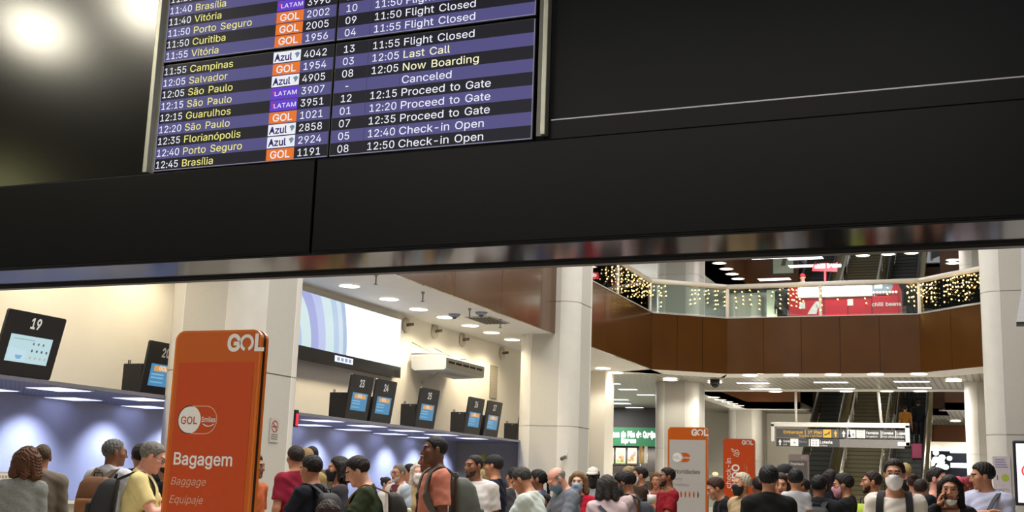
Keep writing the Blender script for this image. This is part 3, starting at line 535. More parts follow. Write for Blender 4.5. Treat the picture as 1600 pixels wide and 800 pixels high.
        if hair == 'bun': f.add(HE((0, -.10, .085), (.04, .04, .036)), .01)
        f.wobble(*{'curlybob': (.007, 150.), 'curly': (.006, 160.), 'buzz': (.001, 200.)}.get(hair, (.0034, 150.)), px)
        vs, fs = f.mesh(); quad_mesh('hair', vs, fs, [hm], root)
    if beard:
        f = hfield(low=0); f.add(HE((0, .034, -.036), (jw+.004, .061, .081)), 0); f.add(HC((0, .076, -.10), (0, .07, -.097), .023, .023), .02); X, Y, Z = local(f)
        zt = np.interp(Y, V3([-.02, .03, .06, .09, .1]), V3([.0, -.02, -.05, -.055, -.05])); f.D = np.maximum(f.D, (Z-zt)*hs); f.D = np.maximum(f.D, (-.012-Y)*hs)
        mo = np.sqrt((X/.024)**2 + ((Z+.064)/.009)**2)-1; f.D = np.maximum(f.D, -mo*.01 - (Y < .05)*1.)
        vs, fs = f.mesh(); quad_mesh('beard', vs, fs, [mat(beard, .7, var=.3, scale=60)], root)
    if mask:
        mk = MB.__new__(MB); f = hfield(low=0); f.add(HE((0, .036, -.046), (jw+.014, .078, .086)), 0); f.add(HC((0, .09, -.005), (0, .108, -.03), .018, .02), .03); f.add(HC((0, .082, -.10), (0, .074, -.098), .027, .027), .02); X, Y, Z = local(f)
        ztop = -.002 if mask[1:] and mask[1] == 'up' else -.085
        if mask[1] == 'chin': f.D = np.maximum(f.D, (Z+.082)*hs)
        f.D = np.maximum(np.maximum(f.D, (Z+.006-.10*np.clip(Y-.08, 0, .05))*hs), (.022 + .25*np.clip(-.06-Z, 0, .1) - Y)*hs); f.D = np.maximum(f.D, (-.135-Z)*hs)
        vs, fs = f.mesh(); mo = quad_mesh('face_mask', vs, fs, [mat(mask[0], .8, var=.03)], root)
        lp = MB()
        for sx in (-1, 1): lp.tube([hd((sx*.064, .03, -.02)), hd((sx*.078, .0, .015)), hd((sx*.082, -.025, .02)), hd((sx*.08, -.03, -.01)), hd((sx*.06, .025, -.07))], .0018, mat('#e6e6e2', .8), 5)
        lp.build('ear_loop', mo)
    if glasses:
        gm = MB(); m = mat(glasses, .35)
        for sx in (-1, 1):
            gm.tube([hd((sx*(.032 + .026*math.cos(t)), .104 - .10*abs(.0 + .018*math.cos(t)*1)*0 - .006*(math.cos(t)+1), .002 + .019*math.sin(t))) for t in np.linspace(0, 2*math.pi, 14)[:-1]], .0022, m, 6, True)
            gm.tube([hd((sx*.058, .093, .008)), hd((sx*.078, .05, .01)), hd((sx*.083, -.01, .012))], .0022, m, 6)
        gm.tube([hd((-.008, .106, .004)), hd((0, .110, .006)), hd((.008, .106, .004))], .0022, m, 6); gm.build('glasses', root)
    if cap:
        f = hfield(low=0); f.add(HE((0, -.012, .045), (.085, .108, .09)), 0); X, Y, Z = local(f); f.D = np.maximum(f.D, (.03-Z)*hs)
        vs, fs = f.mesh(); co = quad_mesh('cap', vs, fs, [mat(cap, .8, var=.1)], root)
        bm = MB(); ring = [(.075*math.cos(a), .075+.085*math.sin(a)) for a in np.linspace(0, math.pi, 12)]
        bm.prism([(x, y) for x, y in ring], mat(cap, .8), hd((0, 0, .048)), Rh @ V3([1, 0, 0])*hs, Rh @ V3([0, .99, -.14])*hs, Rh @ V3([0, 0, .016])); bm.build('brim', co)
    info = dict(root=root, s=s, hs=hs, hd=hd, up=up, Rl=Rl, arms=arms, hands=hands, sw=sw, w=w, yaw=yaw, loc=loc, hc=hc, Rh=Rh, H=H)
    return info
def local_thing(I, name, label, cat, at=(0, 0, 0), group=None):
    """a thing of its own carried by a figure: its Empty stands at a point given in the figure's frame; shapes are then built in that frame minus 'at'"""
    loc = I['loc'] + rotz(I['yaw']) @ V3(at, dtype=float); return thing(name, label, cat, loc, I['yaw'], group)
def backpack(I, label, col, sc_=(1., 1., 1.), strap='#222222', trim=None, flap=None, straps=(-1, 1), group=None, dy=0.):
    s, up = I['s'], I['up']; W, Dp, Hh = .30*sc_[0]*s, .17*sc_[1]*s, .46*sc_[2]*s
    o = V3([0, -.125*(1+(I['w']-1)*1.2) - .035 - dy, 1.42])                   # top front edge of the bag, on the wearer's back
    at = up(o); R = I['Rl']; t = local_thing(I, 'backpack', label, 'backpack', at, group)
    m = mat(col, .7, var=.12, scale=14, bump=.2); sm = mat(strap, .8); tm = mat(trim, .6) if trim else sm
    b = MB(); secs = []
    for (z, wf, df) in ((-1, .86, .8), (-.97, .97, .96), (-.8, 1, 1), (-.45, 1, 1), (-.15, .92, .8), (-.04, .74, .55), (0, .55, .36)):
        ring = rrect(W*wf, Dp*df, .045*s*wf*min(1, df+.2), 4); secs.append([R @ V3([x, -Dp*df/2 + y, z*Hh]) for x, y in ring])
    b.loft(secs, m); body = b.build('bag_body', t)
    p = MB(); secs = []
    for (y, k) in ((0, 1.), (-.6, 1), (-.92, .9), (-1, .75)):
        ring = rrect(W*.78*k, Hh*.42*k, .03*s, 4); secs.append([R @ V3([x, -Dp*.97 + y*.045*s, -.68*Hh + z]) for x, z in ring])
    p.loft(secs, mat(flap or col, .7, var=.12)); pk = p.build('front_pocket', t)
    if trim:
        q = MB(); q.strap([R @ V3([x, -Dp*.97-.047*s, z]) for x, z in ((-W*.34, -.86*Hh), (-W*.34, -.52*Hh), (W*.34, -.52*Hh))], .008*s, .004, tm, R @ V3([0, 0, 1.])) if False else q.tube([R @ V3([x, -Dp*.97-.045*s, z]) for x, z in ((-W*.33, -.86*Hh), (-W*.33, -.53*Hh), (W*.33, -.53*Hh), (W*.33, -.86*Hh))], .005*s, tm, 6)
        q.tube([R @ V3([W*.49, -Dp*.5, -.2*Hh]), R @ V3([W*.5, -Dp*.8, -.5*Hh])], .006*s, tm, 6); q.build('zip_trim', t)
    hd_ = MB(); hd_.tube([R @ V3([x, y, z]) for x, y, z in ((-.045*s, -.03, -.01), (-.04*s, -.025, .035*s), (.04*s, -.025, .035*s), (.045*s, -.03, -.01))], .008*s, sm, 6); hd_.build('carry_handle', t)
    for sx in straps:
        q = MB(); g = .025*s; x = sx*.105*s/s; fb = .118*(1+(I['w']-1)*1.2)
        pts = [up((sx*.06, o[1]-.03, 1.40)), up((sx*.085, -.07-.02, 1.475)), up((sx*.10, -.01, 1.497)), up((sx*.112, .058, 1.458)), up((sx*.118, fb*.62+.022, 1.385)), up((sx*.124, fb*.72+.02, 1.30)), up((sx*.150*I['w'], fb*.5+.02, 1.20)), up((sx*.178*I['w'], -.01, 1.10)), up((sx*.15, o[1]-.04, 1.02))]
        xs = []
        for i in range(len(pts)-1):
            for k in range(3):
                a = k/3; p0, p1, p2, p3 = pts[max(i-1, 0)], pts[i], pts[i+1], pts[min(i+2, len(pts)-1)]
                xs.append(.5*((2*p1) + (-p0+p2)*a + (2*p0-5*p1+4*p2-p3)*a*a + (-p0+3*p1-3*p2+p3)*a**3))
        xs.append(pts[-1]); wd = [R @ nrm((1, 0, 0)) if i < len(xs)*.62 else R @ nrm((.6, .8, .3)) for i in range(len(xs))]
        q.strap([v-at for v in xs], .058*s, .012*s, sm, wd); q.build('shoulder_strap', t)
    return t
# ---------------------------------------------------------------- the building
CREAM = mat('#efe9da', .75, var=.02, scale=2); WHITE = mat('#eeece6', .6, var=.02, scale=3); FLOORM = mat('#b9b2a6', .22, var=.05, scale=1.5)
BROWN = mat('#543416', .16, var=.10, scale=1.2, coat=.16, spec=.35); BLACKP = mat('#08080a', .34, var=.1, scale=3, spec=.12); SEAM = mat('#161310', .7)
CLAD = mat('#dddad2', .38, var=.03, scale=4); CLADP = mat('#c3c0b7', .5, var=.05, scale=60); STEEL = mat('#9c9c98', .3, metal=.9); CHAMP = mat('#b9a87a', .25, metal=.9)
BLUEW = mat('#a3a8c4', .7, var=.03, scale=3); GREYW = mat('#8d8b86', .8, var=.05)
ZC, ZF2, ZC2 = 5.07, 6.8, 10.3
YB = 5.5                                                   # front of the dark header
b = MB(); b.b2((-26, -6, -.2), (16, 80, 0), FLOORM); struct('floor', b)
# header: a dark glossy beam over the concourse, carrying the flight board
hz0 = P(500, 394, y=YB)[2]; hzl = P(853, 217, y=YB)[2]; yb1 = P(800, 411, z=hz0)[1]
b = MB(); b.b2((-12.3, YB, hz0), (-3.545, yb1, hzl), BLACKP, .01); b.b2((-3.535, YB, hz0), (7.5, yb1, hzl), BLACKP, .01)     # lower fascia in two sheets
b.b2((-12.3, YB+.02, hz0-.012), (7.5, yb1-.03, hz0+.01), mat('#0d0c0a', .1, var=.1, spec=.45))                       # polished underside
b.b2((-12.3, yb1-.028, hz0-.03), (7.5, yb1+.03, hz0+.02), mat('#2a2824', .35))                                              # drip rail
struct('trim_1', b)
b = MB(); xl, xr = P(233, 273, y=YB+.06)[0], P(861, 187, y=YB+.06)[0]; GP = mat('#100f0b', .17, var=.15, scale=2.5, spec=.4)
b.b2((-12.3, YB+.06, hzl), (xl, YB+.2, 5.06), GP); b.b2((xl, YB+.1, hzl), (xr, YB+.2, 5.06), mat('#050505', .8))
zs = P(865, 187, y=YB+.06)[2]; b.b2((xr, YB+.06, hzl), (7.5, YB+.2, zs-.004), BLACKP); b.b2((xr, YB+.075, zs+.003), (7.5, YB+.2, 5.06), mat('#0a0c11', .36, var=.2, scale=2, spec=.12))
b.b2((xr, YB+.058, zs-.005), (7.5, YB+.07, zs+.002), mat('#77757a', .3, metal=.8))
b.b2((-12.3, YB+.2, hzl), (7.5, yb1, 5.06), BLACKP); struct('trim_2', b)
b = MB(); b.b2((-12.3, YB+.0, 5.06), (7.5, yb1+.3, 7.2), mat('#17161a', .6)); struct('beam', b)
# check-in wall: one wall, cream above; below the canopy the blue of its lights is put into the colour
b = MB(); b.b2((-12.7, 4.5, 2.50), (-12.4, 36.4, ZC), CREAM); struct('wall_left', b)
b = MB(); b.b2((-13.35, 4.5, 0), (-13.05, 36.4, 2.52), BLUEW); struct('wall_left_recess', b)
b = MB(); b.b2((-13.05, 27.7, 0), (-10.95, 27.95, 2.465), GREYW); struct('wall_recess', b)
b = MB(); xe = P(944, 700, y=35.7)[0]; b.b2((-12.4, 35.7, 0), (xe, 36.6, ZC), CREAM); b.b2((-13.3, 35.7, 0), (-12.3, 36.6, 2.6), CREAM); struct('wall_end', b)
# canopy over the counters: open-cell soffit
def grid_mat():
    m = bpy.data.materials.new('m_cell'); m.use_nodes = True; nt = m.node_tree; p = nt.nodes['Principled BSDF']; p.inputs['Roughness'].default_value = .5
    tc = nt.nodes.new('ShaderNodeTexCoord'); br = nt.nodes.new('ShaderNodeTexBrick'); br.offset = 0; br.inputs['Scale'].default_value = 1.; br.inputs['Brick Width'].default_value = .075; br.inputs['Row Height'].default_value = .075; br.inputs['Mortar Size'].default_value = .012
    br.inputs['Color1'].default_value = (*srgb('#33344f'), 1); br.inputs['Color2'].default_value = (*srgb('#3a3b58'), 1); br.inputs['Mortar'].default_value = (*srgb('#8f91b4'), 1)
    nt.links.new(tc.outputs['Object'], br.inputs['Vector']); nt.links.new(br.outputs['Color'], p.inputs['Base Color']); return m
CELL = grid_mat()
b = MB(); b.b2((-13.05, 4.5, 2.466), (-10.93, 27.95, 2.474), CELL); b.b2((-13.05, 4.5, 2.474), (-10.945, 27.95, 2.5), mat('#5d5e74', .6)); b.b2((-10.945, 4.5, 2.455), (-10.92, 27.95, 2.502), mat('#8f8f9c', .35, metal=.5)); struct('ceiling_canopy', b)
# ceiling over the check-in and the slab ring around the voids (soffit at ZC, next floor at ZF2)
X0 = -10.12
b = MB(); b.b2((-12.4, 6.0, ZC), (X0, 36.6, ZC+.1), WHITE); struct('ceiling_check_in', b)
SLAT = None; JOINT = mat('#c4c0b6', .6)
def slat_mat():
    m = bpy.data.materials.new('m_slat'); m.use_nodes = True; nt = m.node_tree; p = nt.nodes['Principled BSDF']; p.inputs['Roughness'].default_value = .4; p.inputs['Metallic'].default_value = .5
    tc = nt.nodes.new('ShaderNodeTexCoord'); wv = nt.nodes.new('ShaderNodeTexWave'); wv.bands_direction = 'X'; wv.inputs['Scale'].default_value = 1.6; wv.inputs['Distortion'].default_value = 0.
    rp = nt.nodes.new('ShaderNodeValToRGB'); rp.color_ramp.elements[0].color = (*srgb('#77746a'), 1); rp.color_ramp.elements[1].color = (*srgb('#aeab9e'), 1); rp.color_ramp.elements[0].position = .1; rp.color_ramp.elements[1].position = .35
    nt.links.new(tc.outputs['Object'], wv.inputs['Vector']); nt.links.new(wv.outputs['Fac'], rp.inputs['Fac']); nt.links.new(rp.outputs['Color'], p.inputs['Base Color']); return m
SLAT = slat_mat()
V1 = [(X0, 2.0), (X0, 35.15), (-8.1, 36.7), (-2.34, 36.7), (-.48, 34.9), (1.0, 33.4), (1.0, 2.0)]       # rim of the first void
XN0, XN1, YN = -8.3, -2.45, 55.5; YA, YE, XV0, XV1 = 43.2, 52.0, -10.6, .6                                                               # the second void, with the escalators
def ring_prism(name, zlo, zhi, m, extra=()):
    b = MB(); 
    def slab(poly): b.prism(poly, m, (0, 0, zlo), (1, 0, 0), (0, 1, 0), (0, 0, zhi-zlo))
    slab([(-26, 36.6), (X0-.0, 36.6), (X0, 35.15), (-8.1, 36.7), (-8.1, YA), (-26, YA)]); slab([(-8.1, 36.7), (-2.34, 36.7), (-2.34, YA), (-8.1, YA)])
    slab([(-2.34, 36.7), (-.48, 34.9), (1.0, 33.4), (14, 33.4), (14, YA), (-2.34, YA)]); slab([(-26, YA), (XV0, YA), (XV0, YE), (-26, YE)]); slab([(XV1, YA), (14, YA), (14, YE), (XV1, YE)])
    slab([(-26, YE), (XN0, YE), (XN0, YN), (-26, YN)]); slab([(XN1, YE), (14, YE), (14, YN), (XN1, YN)]); slab([(-26, YN), (14, YN), (14, 78), (-26, 78)]); slab([(1.0, 8), (14, 8), (14, 33.4), (1.0, 33.4)])
    if name in ('floor_upper', 'ceiling_upper'): slab([(-16, 8), (X0-.01, 8), (X0-.01, 36.6), (-16, 36.6)])
    return struct(name, b)
ring_prism('ceiling_slats', ZC+.03, ZC+.3, SLAT); ring_prism('floor_upper', ZF2-.3, ZF2, mat('#8f8a80', .3))
ring_prism('ceiling_upper', ZC2, ZC2+.3, mat('#a9aaa5', .6, var=.1)); ring_prism('floor_top', ZC2+1.4, ZC2+1.6, mat('#8f8a80', .4))
b = MB()
def band(poly, w, side=1):                                                                             # white soffit border along a rim
    for (x0, y0), (x1, y1) in zip(poly[:-1], poly[1:]):
        d = nrm((x1-x0, y1-y0, 0)); n = V3([-d[1], d[0], 0])*side
        b.prism([(0, 0), (math.hypot(x1-x0, y1-y0), 0), (math.hypot(x1-x0, y1-y0)+w*.4, w), (-w*.4, w)], WHITE, (x0, y0, ZC), d, n, (0, 0, .06))
band(V1[1:6], 1.25, 1); band([(14, YA), (XV1, YA), (XV0, YA)], .7, 1) if False else band([(XV0-.7, YA), (14, YA)], .7, -1); band([(XV0, YA-.7), (XV0, YE)], .7, 1); band([(XV0-.7, YE), (XN0, YE)], .7, 1); band([(XN1, YE), (14, YE)], .7, 1)
_zc = ZC; ZC = ZC2; band([(XV0-.7, YA), (14, YA)], .9, -1); band([(XV0, YA-.7), (XV0, YE)], .9, 1); band([(XV0-.7, YE), (XN0, YE)], .7, 1); ZC = _zc
struct('ceiling_border', b)
# brown glossy fascia sheets around the void
def fascia(name, poly, z0, z1, step, th=.06):
    b = MB()
    for (x0, y0), (x1, y1) in zip(poly[:-1], poly[1:]):
        L = math.hypot(x1-x0, y1-y0); d = nrm((x1-x0, y1-y0, 0)); n = V3([-d[1], d[0], 0]); k = max(1, round(L/step)); a = math.atan2(d[1], d[0])
        for i in range(k):
            c = V3([x0, y0, 0]) + d*L*(i+.5)/k - n*(th/2-.005); b.box((c[0], c[1], (z0+z1)/2), (L/k-.014, th, z1-z0), BROWN, rotz(a))
        c = V3([x0, y0, 0]) + d*L/2 + n*.0; b.box((c[0], c[1], (z0+z1)/2), (L, .04, z1-z0-.02), SEAM, rotz(a))
        b.box((c[0], c[1], z1+.015), (L+.05, .16, .03), mat('#b9b5aa', .4), rotz(a))
    return struct(name, b)
fascia('trim_3', V1[:2], ZC+.0, ZF2, 2.4); fascia('trim_4', V1[1:3], ZC, ZF2, .86); fascia('trim_5', V1[2:4], ZC, ZF2, 1.07); fascia('trim_6', V1[3:6], ZC, ZF2, 1.1); fascia('trim_7', V1[5:], ZC, ZF2, 2.4)
b = MB()
for (x0, y0, x1, y1, z0, z1) in ((XV0, YE, XN0, YE+.1, ZC, ZF2), (XN1, YE, 14, YE+.1, ZC, ZF2), (XN0, YN, XN1, YN+.1, ZC, ZF2-.05), (XN0, YN, XN1, YN+.1, ZC2, ZC2+1.55), (XV0-.08, YA, XV0, YE, ZC, ZF2), (XV0, YE, XN0, YE+.1, ZC2, ZC2+1.6), (XN1, YE, 14, YE+.1, ZC2, ZC2+1.6), (XV0-.08, YA, XV0, YE, ZC2, ZC2+1.6), (XV0, YA-.1, 14, YA, ZC+.06, ZF2), (XV0, YA-.1, 14, YA, ZC2, ZC2+1.6)): b.b2((x0, y0, z0), (x1, y1, z1), mat('#5a3618', .3, var=.1, scale=1))
struct('trim_8', b)
# rounded, panel-clad columns: flat perforated panels and smooth curved corners
def column(name, cx, cy, z1, rot=0., sq=.74, r=.39, zj=2.84):
    b = MB(); W = sq+2*r; lv = [0, .12] + [zj, zj+.02] + [zj+3.0, zj+3.02] + [zj+6, zj+6.02]; lv = [z for z in lv if z < z1] + [z1]; R = rotz(rot)
    for i in range(len(lv)-1):
        a0, a1 = lv[i], lv[i+1]; joint = (a1-a0) < .05
        for q in range(4):
            Q = R @ rotz(q*math.pi/2); ins = .012 if joint else 0
            e = .012                                                                                     # shadow gap each side of a panel
            f = [Q @ V3([-sq/2+e, -W/2+.006+ins, 0]), Q @ V3([sq/2-e, -W/2+.006+ins, 0])]
            b.add([(cx+f[0][0], cy+f[0][1], a0), (cx+f[1][0], cy+f[1][1], a0), (cx+f[1][0], cy+f[1][1], a1), (cx+f[0][0], cy+f[0][1], a1)], [(0, 1, 2, 3)], JOINT if joint else CLADP)
            for sx in (-1, 1):
                g = [Q @ V3([sx*(sq/2-e), -W/2+.006, 0]), Q @ V3([sx*sq/2, -W/2, 0])] if sx > 0 else [Q @ V3([sx*sq/2, -W/2, 0]), Q @ V3([sx*(sq/2-e), -W/2+.006, 0])]
                b.add([(cx+g[0][0], cy+g[0][1], a0), (cx+g[1][0], cy+g[1][1], a0), (cx+g[1][0], cy+g[1][1], a1), (cx+g[0][0], cy+g[0][1], a1)], [(0, 1, 2, 3)], WHITE)
            vs = []; n = 9
            for k in range(n+1):
                t = -math.pi/2 + (math.pi/2)*k/n; p = Q @ V3([sq/2 + (r-ins*.5)*math.cos(t), -sq/2 + (r-ins*.5)*math.sin(t), 0]); vs += [(cx+p[0], cy+p[1], a0), (cx+p[0], cy+p[1], a1)]
            b.add(vs, [(2*k, 2*k+2, 2*k+3, 2*k+1) for k in range(n)], JOINT if joint else CLAD, True)
    t = [(cx + p[0], cy + p[1]) for p in [R @ V3([x, y, 0]) for x, y in rrect(W, W, r, 6)]]; b.prism(t, CLAD, (0, 0, z1-.01), (1, 0, 0), (0, 1, 0), (0, 0, .01))
    return struct(name, b)
column('column', -10.3, 14.2, 10.2); column('column', -10.3, 27.4, 10.2); column('column', -10.55, 40.4, 11.6); column('column', .28, 27.4, 11.6, zj=2.78); column('column', -.55, 40.6, 11.6); column('column', -11.0, 54.0, 11.6)
# closing walls far behind
b = MB(); b.b2((-20, -8, 7.0), (9, 5.2, 7.2), mat('#3c3a36', .8)); struct('ceiling_hall', b)
b = MB(); b.b2((-26, 70, 0), (14, 70.3, 13), mat('#8c8b84', .8)); struct('wall_back', b)
b = MB(); b.b2((-16.2, 8, ZF2), (-16, 38, ZC2), mat('#7d8683', .6)); struct('wall_upper_left', b)
b = MB(); b.b2((-26.3, 36, 0), (-26, 70, 13), GREYW); struct('wall_far_left', b)
b = MB(); b.b2((14, 8, 0), (14.3, 70, 13), GREYW); struct('wall_right', b)
# ---------------------------------------------------------------- flight board: four screens behind one pair of aluminium posts
ORD = ['first', 'second', 'third', 'fourth', 'fifth', 'sixth', 'seventh', 'eighth', 'ninth', 'tenth', 'eleventh', 'twelfth', 'thirteenth', 'fourteenth', 'fifteenth']
yS = YB+.055
def X(px, py): return P(px, py, y=yS)[0]
def Z(px, py): return P(px, py, y=yS)[2]
bx0, bxm, bx1 = X(238, 271), X(512.5, 250), X(833, 220); bz0 = Z(500, 248); bzm = Z(513, 68); hgt = bzm-bz0
DARKROW, BLUEROW = mat('#08080a', .35, spec=.1, emit=1., ecol='#1d1c24', var=.02), mat('#08080a', .35, spec=.1, emit=1., ecol='#524f82', var=.02)
TW, TY, TP = mat('#0a0a0c', .4, spec=.1, emit=1.0, ecol='#eeeefc', var=.0), mat('#0a0a0c', .4, spec=.1, emit=.95, ecol='#f4ee8c', var=.0), mat('#0a0a0c', .4, spec=.1, emit=1., ecol='#fdf9d0', var=.0)
ORG, PUR, WHT, NAV = mat('#0a0a0c', .4, spec=.1, emit=.9, ecol='#f07a2c', var=0), mat('#0a0a0c', .4, spec=.1, emit=.85, ecol='#6a3fd6', var=0), mat('#0a0a0c', .4, spec=.1, emit=.95, ecol='#f2f2fa', var=0), mat('#0a0a0c', .4, spec=.1, emit=.6, ecol='#2a2f80', var=0)
RED_, TEAL_ = mat('#0a0a0c', .4, spec=.1, emit=.8, ecol='#e0405a', var=0), mat('#0a0a0c', .4, spec=.1, emit=.7, ecol='#7fa3b8', var=0)
LINE, BEZ = mat('#0a0a0c', .4, spec=.1, emit=.6, ecol='#b8b4d8', var=0), mat('#09090a', .35)
LEFT_LO = [('11:55', 'Campinas', 'A', '4042'), ('12:05', 'Salvador', 'G', '1954'), ('12:05', 'São Paulo', 'A', '4905'), ('12:15', 'São Paulo', 'L', '3907'), ('12:15', 'Guarulhos', 'L', '3951'), ('12:20', 'São Paulo', 'G', '1021'), ('12:35', 'Florianópolis', 'A', '2858'), ('12:40', 'Porto Seguro', 'A', '2924'), ('12:45', 'Brasília', 'G', '1191')]
LEFT_UP = [None, None, None, ('11:20', 'São Paulo', 'G', '2014'), ('11:40', 'Brasília', 'L', '3208'), ('11:40', 'Vitória', 'L', '3990'), ('11:50', 'Porto Seguro', 'G', '2002'), ('11:50', 'Curitiba', 'G', '2005'), ('11:55', 'Vitória', 'G', '1956')]
RIGHT_LO = [('13', '11:55', 'Flight Closed', 0), ('03', '12:05', 'Last Call', 1), ('08', '12:05', 'Now Boarding', 1), ('-', '', 'Canceled', 0), ('12', '12:15', 'Proceed to Gate', 0), ('01', '12:20', 'Proceed to Gate', 0), ('07', '12:35', 'Proceed to Gate', 0), ('05', '12:40', 'Check-in Open', 0), ('08', '12:50', 'Check-in Open', 0)]
RIGHT_UP = [None]*5 + [('11', '11:50', 'Flight Closed', 0), ('10', '11:50', 'Flight Closed', 0), ('09', '11:50', 'Flight Closed', 0), ('04', '11:55', 'Flight Closed', 0)]
U0 = lambda px, py: (X(px, py)-bx0)/(bxm-bx0)
U = lambda px, py: (X(px, py)-bxm)/(bx1-bxm)
UL = (U0(242.5, 262), U0(283.5, 258), U0(416, 246), U0(459, 243), U0(463.5, 243)); UR = (U(617.5, 226), U(622, 226), U(536, 237))
ux_, uz_ = V3([1, 0, 0]), V3([0, 0, 1])
def screen(x0, x1, z0, z1, rows, left, label, parity, off):
    t = thing('flight_information_screen', label, 'screen', (x0, yS, z0), group='screens of the flight board'); W, Hh = x1-x0, z1-z0
    b = MB(); b.b2((.003, 0, .003), (W-.003, .05, Hh-.003), BEZ, .004); b.build('screen_housing', t)
    b = MB(); m = .010; n = 9; top = Hh-m-.002; bot = m; ph = (top-bot)/n*(1. + off*.0); y = -.0012
    for i in range(n):
        za, zb = top-(i+1)*ph, top-i*ph; b.b2((m, y, za), (W-m, .001, zb), BLUEROW if (i+parity) % 2 else DARKROW)
    for a in ((m, bot, W-m, bot+.0035), (m, bot, m+.003, top), (W-m-.003, bot, W-m, top)):
        if (left and a[0] > W/2) or (not left and a[2] < W/2): continue
        b.b2((a[0], y-.0008, a[1]), (a[2], .001, a[3]), LINE)
    cols = (UL[1]-.012, UL[2]) if left else (U(567, 226)-0., UR[1]-.01)
    for c in cols:
        b.b2((c*W, y-.0003, bot), (c*W+.0022, .001, top), mat('#0a0a0c', .4, spec=.1, emit=.4, ecol='#4a4866', var=0))
    b.build('display_panel', t)
    b = MB(); ts = ph*.80; o = lambda u, zz: (u*W, y-.0015, zz)
    for i, r in enumerate(rows):
        if not r: continue
        zb = top-(i+1)*ph + ph*.2
        if left:
            put_text(b, r[0], TW, o(UL[0], zb), ux_, uz_, ts, squash=1.02, bold=.004); put_text(b, r[1], TY, o(UL[1], zb), ux_, uz_, ts, squash=1.15, bold=.006)
            lx, lw = UL[2]*W, (UL[3]-UL[2])*W; lz0, lz1 = top-(i+1)*ph+ph*.06, top-i*ph-ph*.04; lm = {'A': WHT, 'G': ORG, 'L': PUR}[r[2]]; b.b2((lx, y-.0012, lz0), (lx+lw, .001, lz1), lm)
            o2 = lambda u, zz: (lx+u*lw, y-.0026, zz)
            if r[2] == 'A':
                put_text(b, 'Azul', NAV, o2(.05, zb), ux_, uz_, ts*.96, bold=.045, squash=1.0)
                b.prism([(.78*lw, .62*ph), (.9*lw, .74*ph), (.97*lw, .6*ph), (.92*lw, .36*ph), (.86*lw, .22*ph), (.84*lw, .42*ph)], TEAL_, (lx, y-.0024, lz0), ux_, uz_, (0, .001, 0))
            elif r[2] == 'G': put_text(b, 'GOL', WHT, o2(.5, zb), ux_, uz_, ts*1.0, bold=.025, align='CENTER', squash=1.12)
            else:
                put_text(b, 'LATAM', WHT, o2(.56, zb+ph*.1), ux_, uz_, ts*.6, bold=.012, align='CENTER', squash=1.22, spacing=1.05)
                b.prism([(.05*lw, .62*ph), (.15*lw, .6*ph), (.12*lw, .28*ph), (.09*lw, .48*ph)], RED_, (lx, y-.0024, lz0), ux_, uz_, (0, .001, 0))
            put_text(b, r[3], TW, o(UL[4], zb), ux_, uz_, ts, squash=1.05, bold=.004)
        else:
            m2 = TP if r[3] else TW
            put_text(b, r[0], TW, o(UR[2], zb), ux_, uz_, ts, align='CENTER', squash=1.05, bold=.004); put_text(b, r[1], TW, o(UR[0], zb), ux_, uz_, ts, align='RIGHT', squash=1.06, bold=.004); put_text(b, r[2], m2, o(UR[1], zb), ux_, uz_, ts, squash=1.18, bold=.006)
    lt = b.build('lettering', t); return t
screen(bx0, bxm, bz0, bzm, LEFT_LO, True, 'flight board screen ending with the 12:45 Brasília departure', 0, 0)
screen(bxm, bx1, bz0, bzm, RIGHT_LO, False, 'flight board screen of gates and statuses ending with 12:50 Check-in Open', 0, 0)
screen(bx0, bxm, bzm+.004, bzm+.004+hgt, LEFT_UP, True, 'flight board screen cut by the frame, ending with 11:55 Vitória', 1, 0)
screen(bxm, bx1, bzm+.004, bzm+.004+hgt, RIGHT_UP, False, 'flight board screen cut by the frame, ending with gate 04 Flight Closed', 1, 0)
ALU = mat('#b4b4a4', .35, metal=.35)
zt = 5.05
a = P(233.5, 272, y=yS); b = MB(); b.b2((-.02, -.045, 0), (.012, .0, zt-a[2]), ALU, .004); b.b2((-.02, -.002, 0), (.03, .003, zt-a[2]), ALU); tag(b.build('board_post', loc=a), 'slim aluminium post at the destinations side of the flight board', 'post', 'posts of the flight board')
a = P(848, 214, y=yS); b = MB(); b.b2((-.03, -.02, 0), (.0, .0, zt-a[2]), mat('#5f5e58', .4, metal=.5)); b.b2((0, -.045, .0), (.028, .01, zt-a[2]), ALU, .005); tag(b.build('board_post', loc=a), 'pale aluminium post at the statuses side of the flight board', 'post', 'posts of the flight board')
# ---------------------------------------------------------------- orange totems
OR1, OR2, ORE, TWH = mat('#bd5810', .3, var=.02), mat('#bc440d', .3, var=.03), mat('#d26c1c', .3, var=.02), mat('#e4e0db', .4, var=.02); TGR = mat('#b4b0ab', .4, var=.02); TDK = mat('#4a4642', .5); TBL = mat('#191919', .4)
def gol(b, cx, cz, h, m, y, mbg):
    """the carrier's mark: a G, an O ring cut at its foot and an L"""
    put_text(b, 'G', m, (cx-h*1.42, y, cz), ux_, uz_, h*1.37, bold=.07); put_text(b, 'L', m, (cx+h*.62, y, cz), ux_, uz_, h*1.37, bold=.07)
    n = 26; a = [math.radians(-70 + 325*k/n) for k in range(n+1)]; r1, r0 = h*.54, h*.33
    vs = [(cx+h*.06+r*math.cos(t), y, cz+h*.49+r*math.sin(t)) for t in a for r in (r0, r1)]; b.add(vs, [(2*k, 2*k+1, 2*k+3, 2*k+2) for k in range(n)], m)
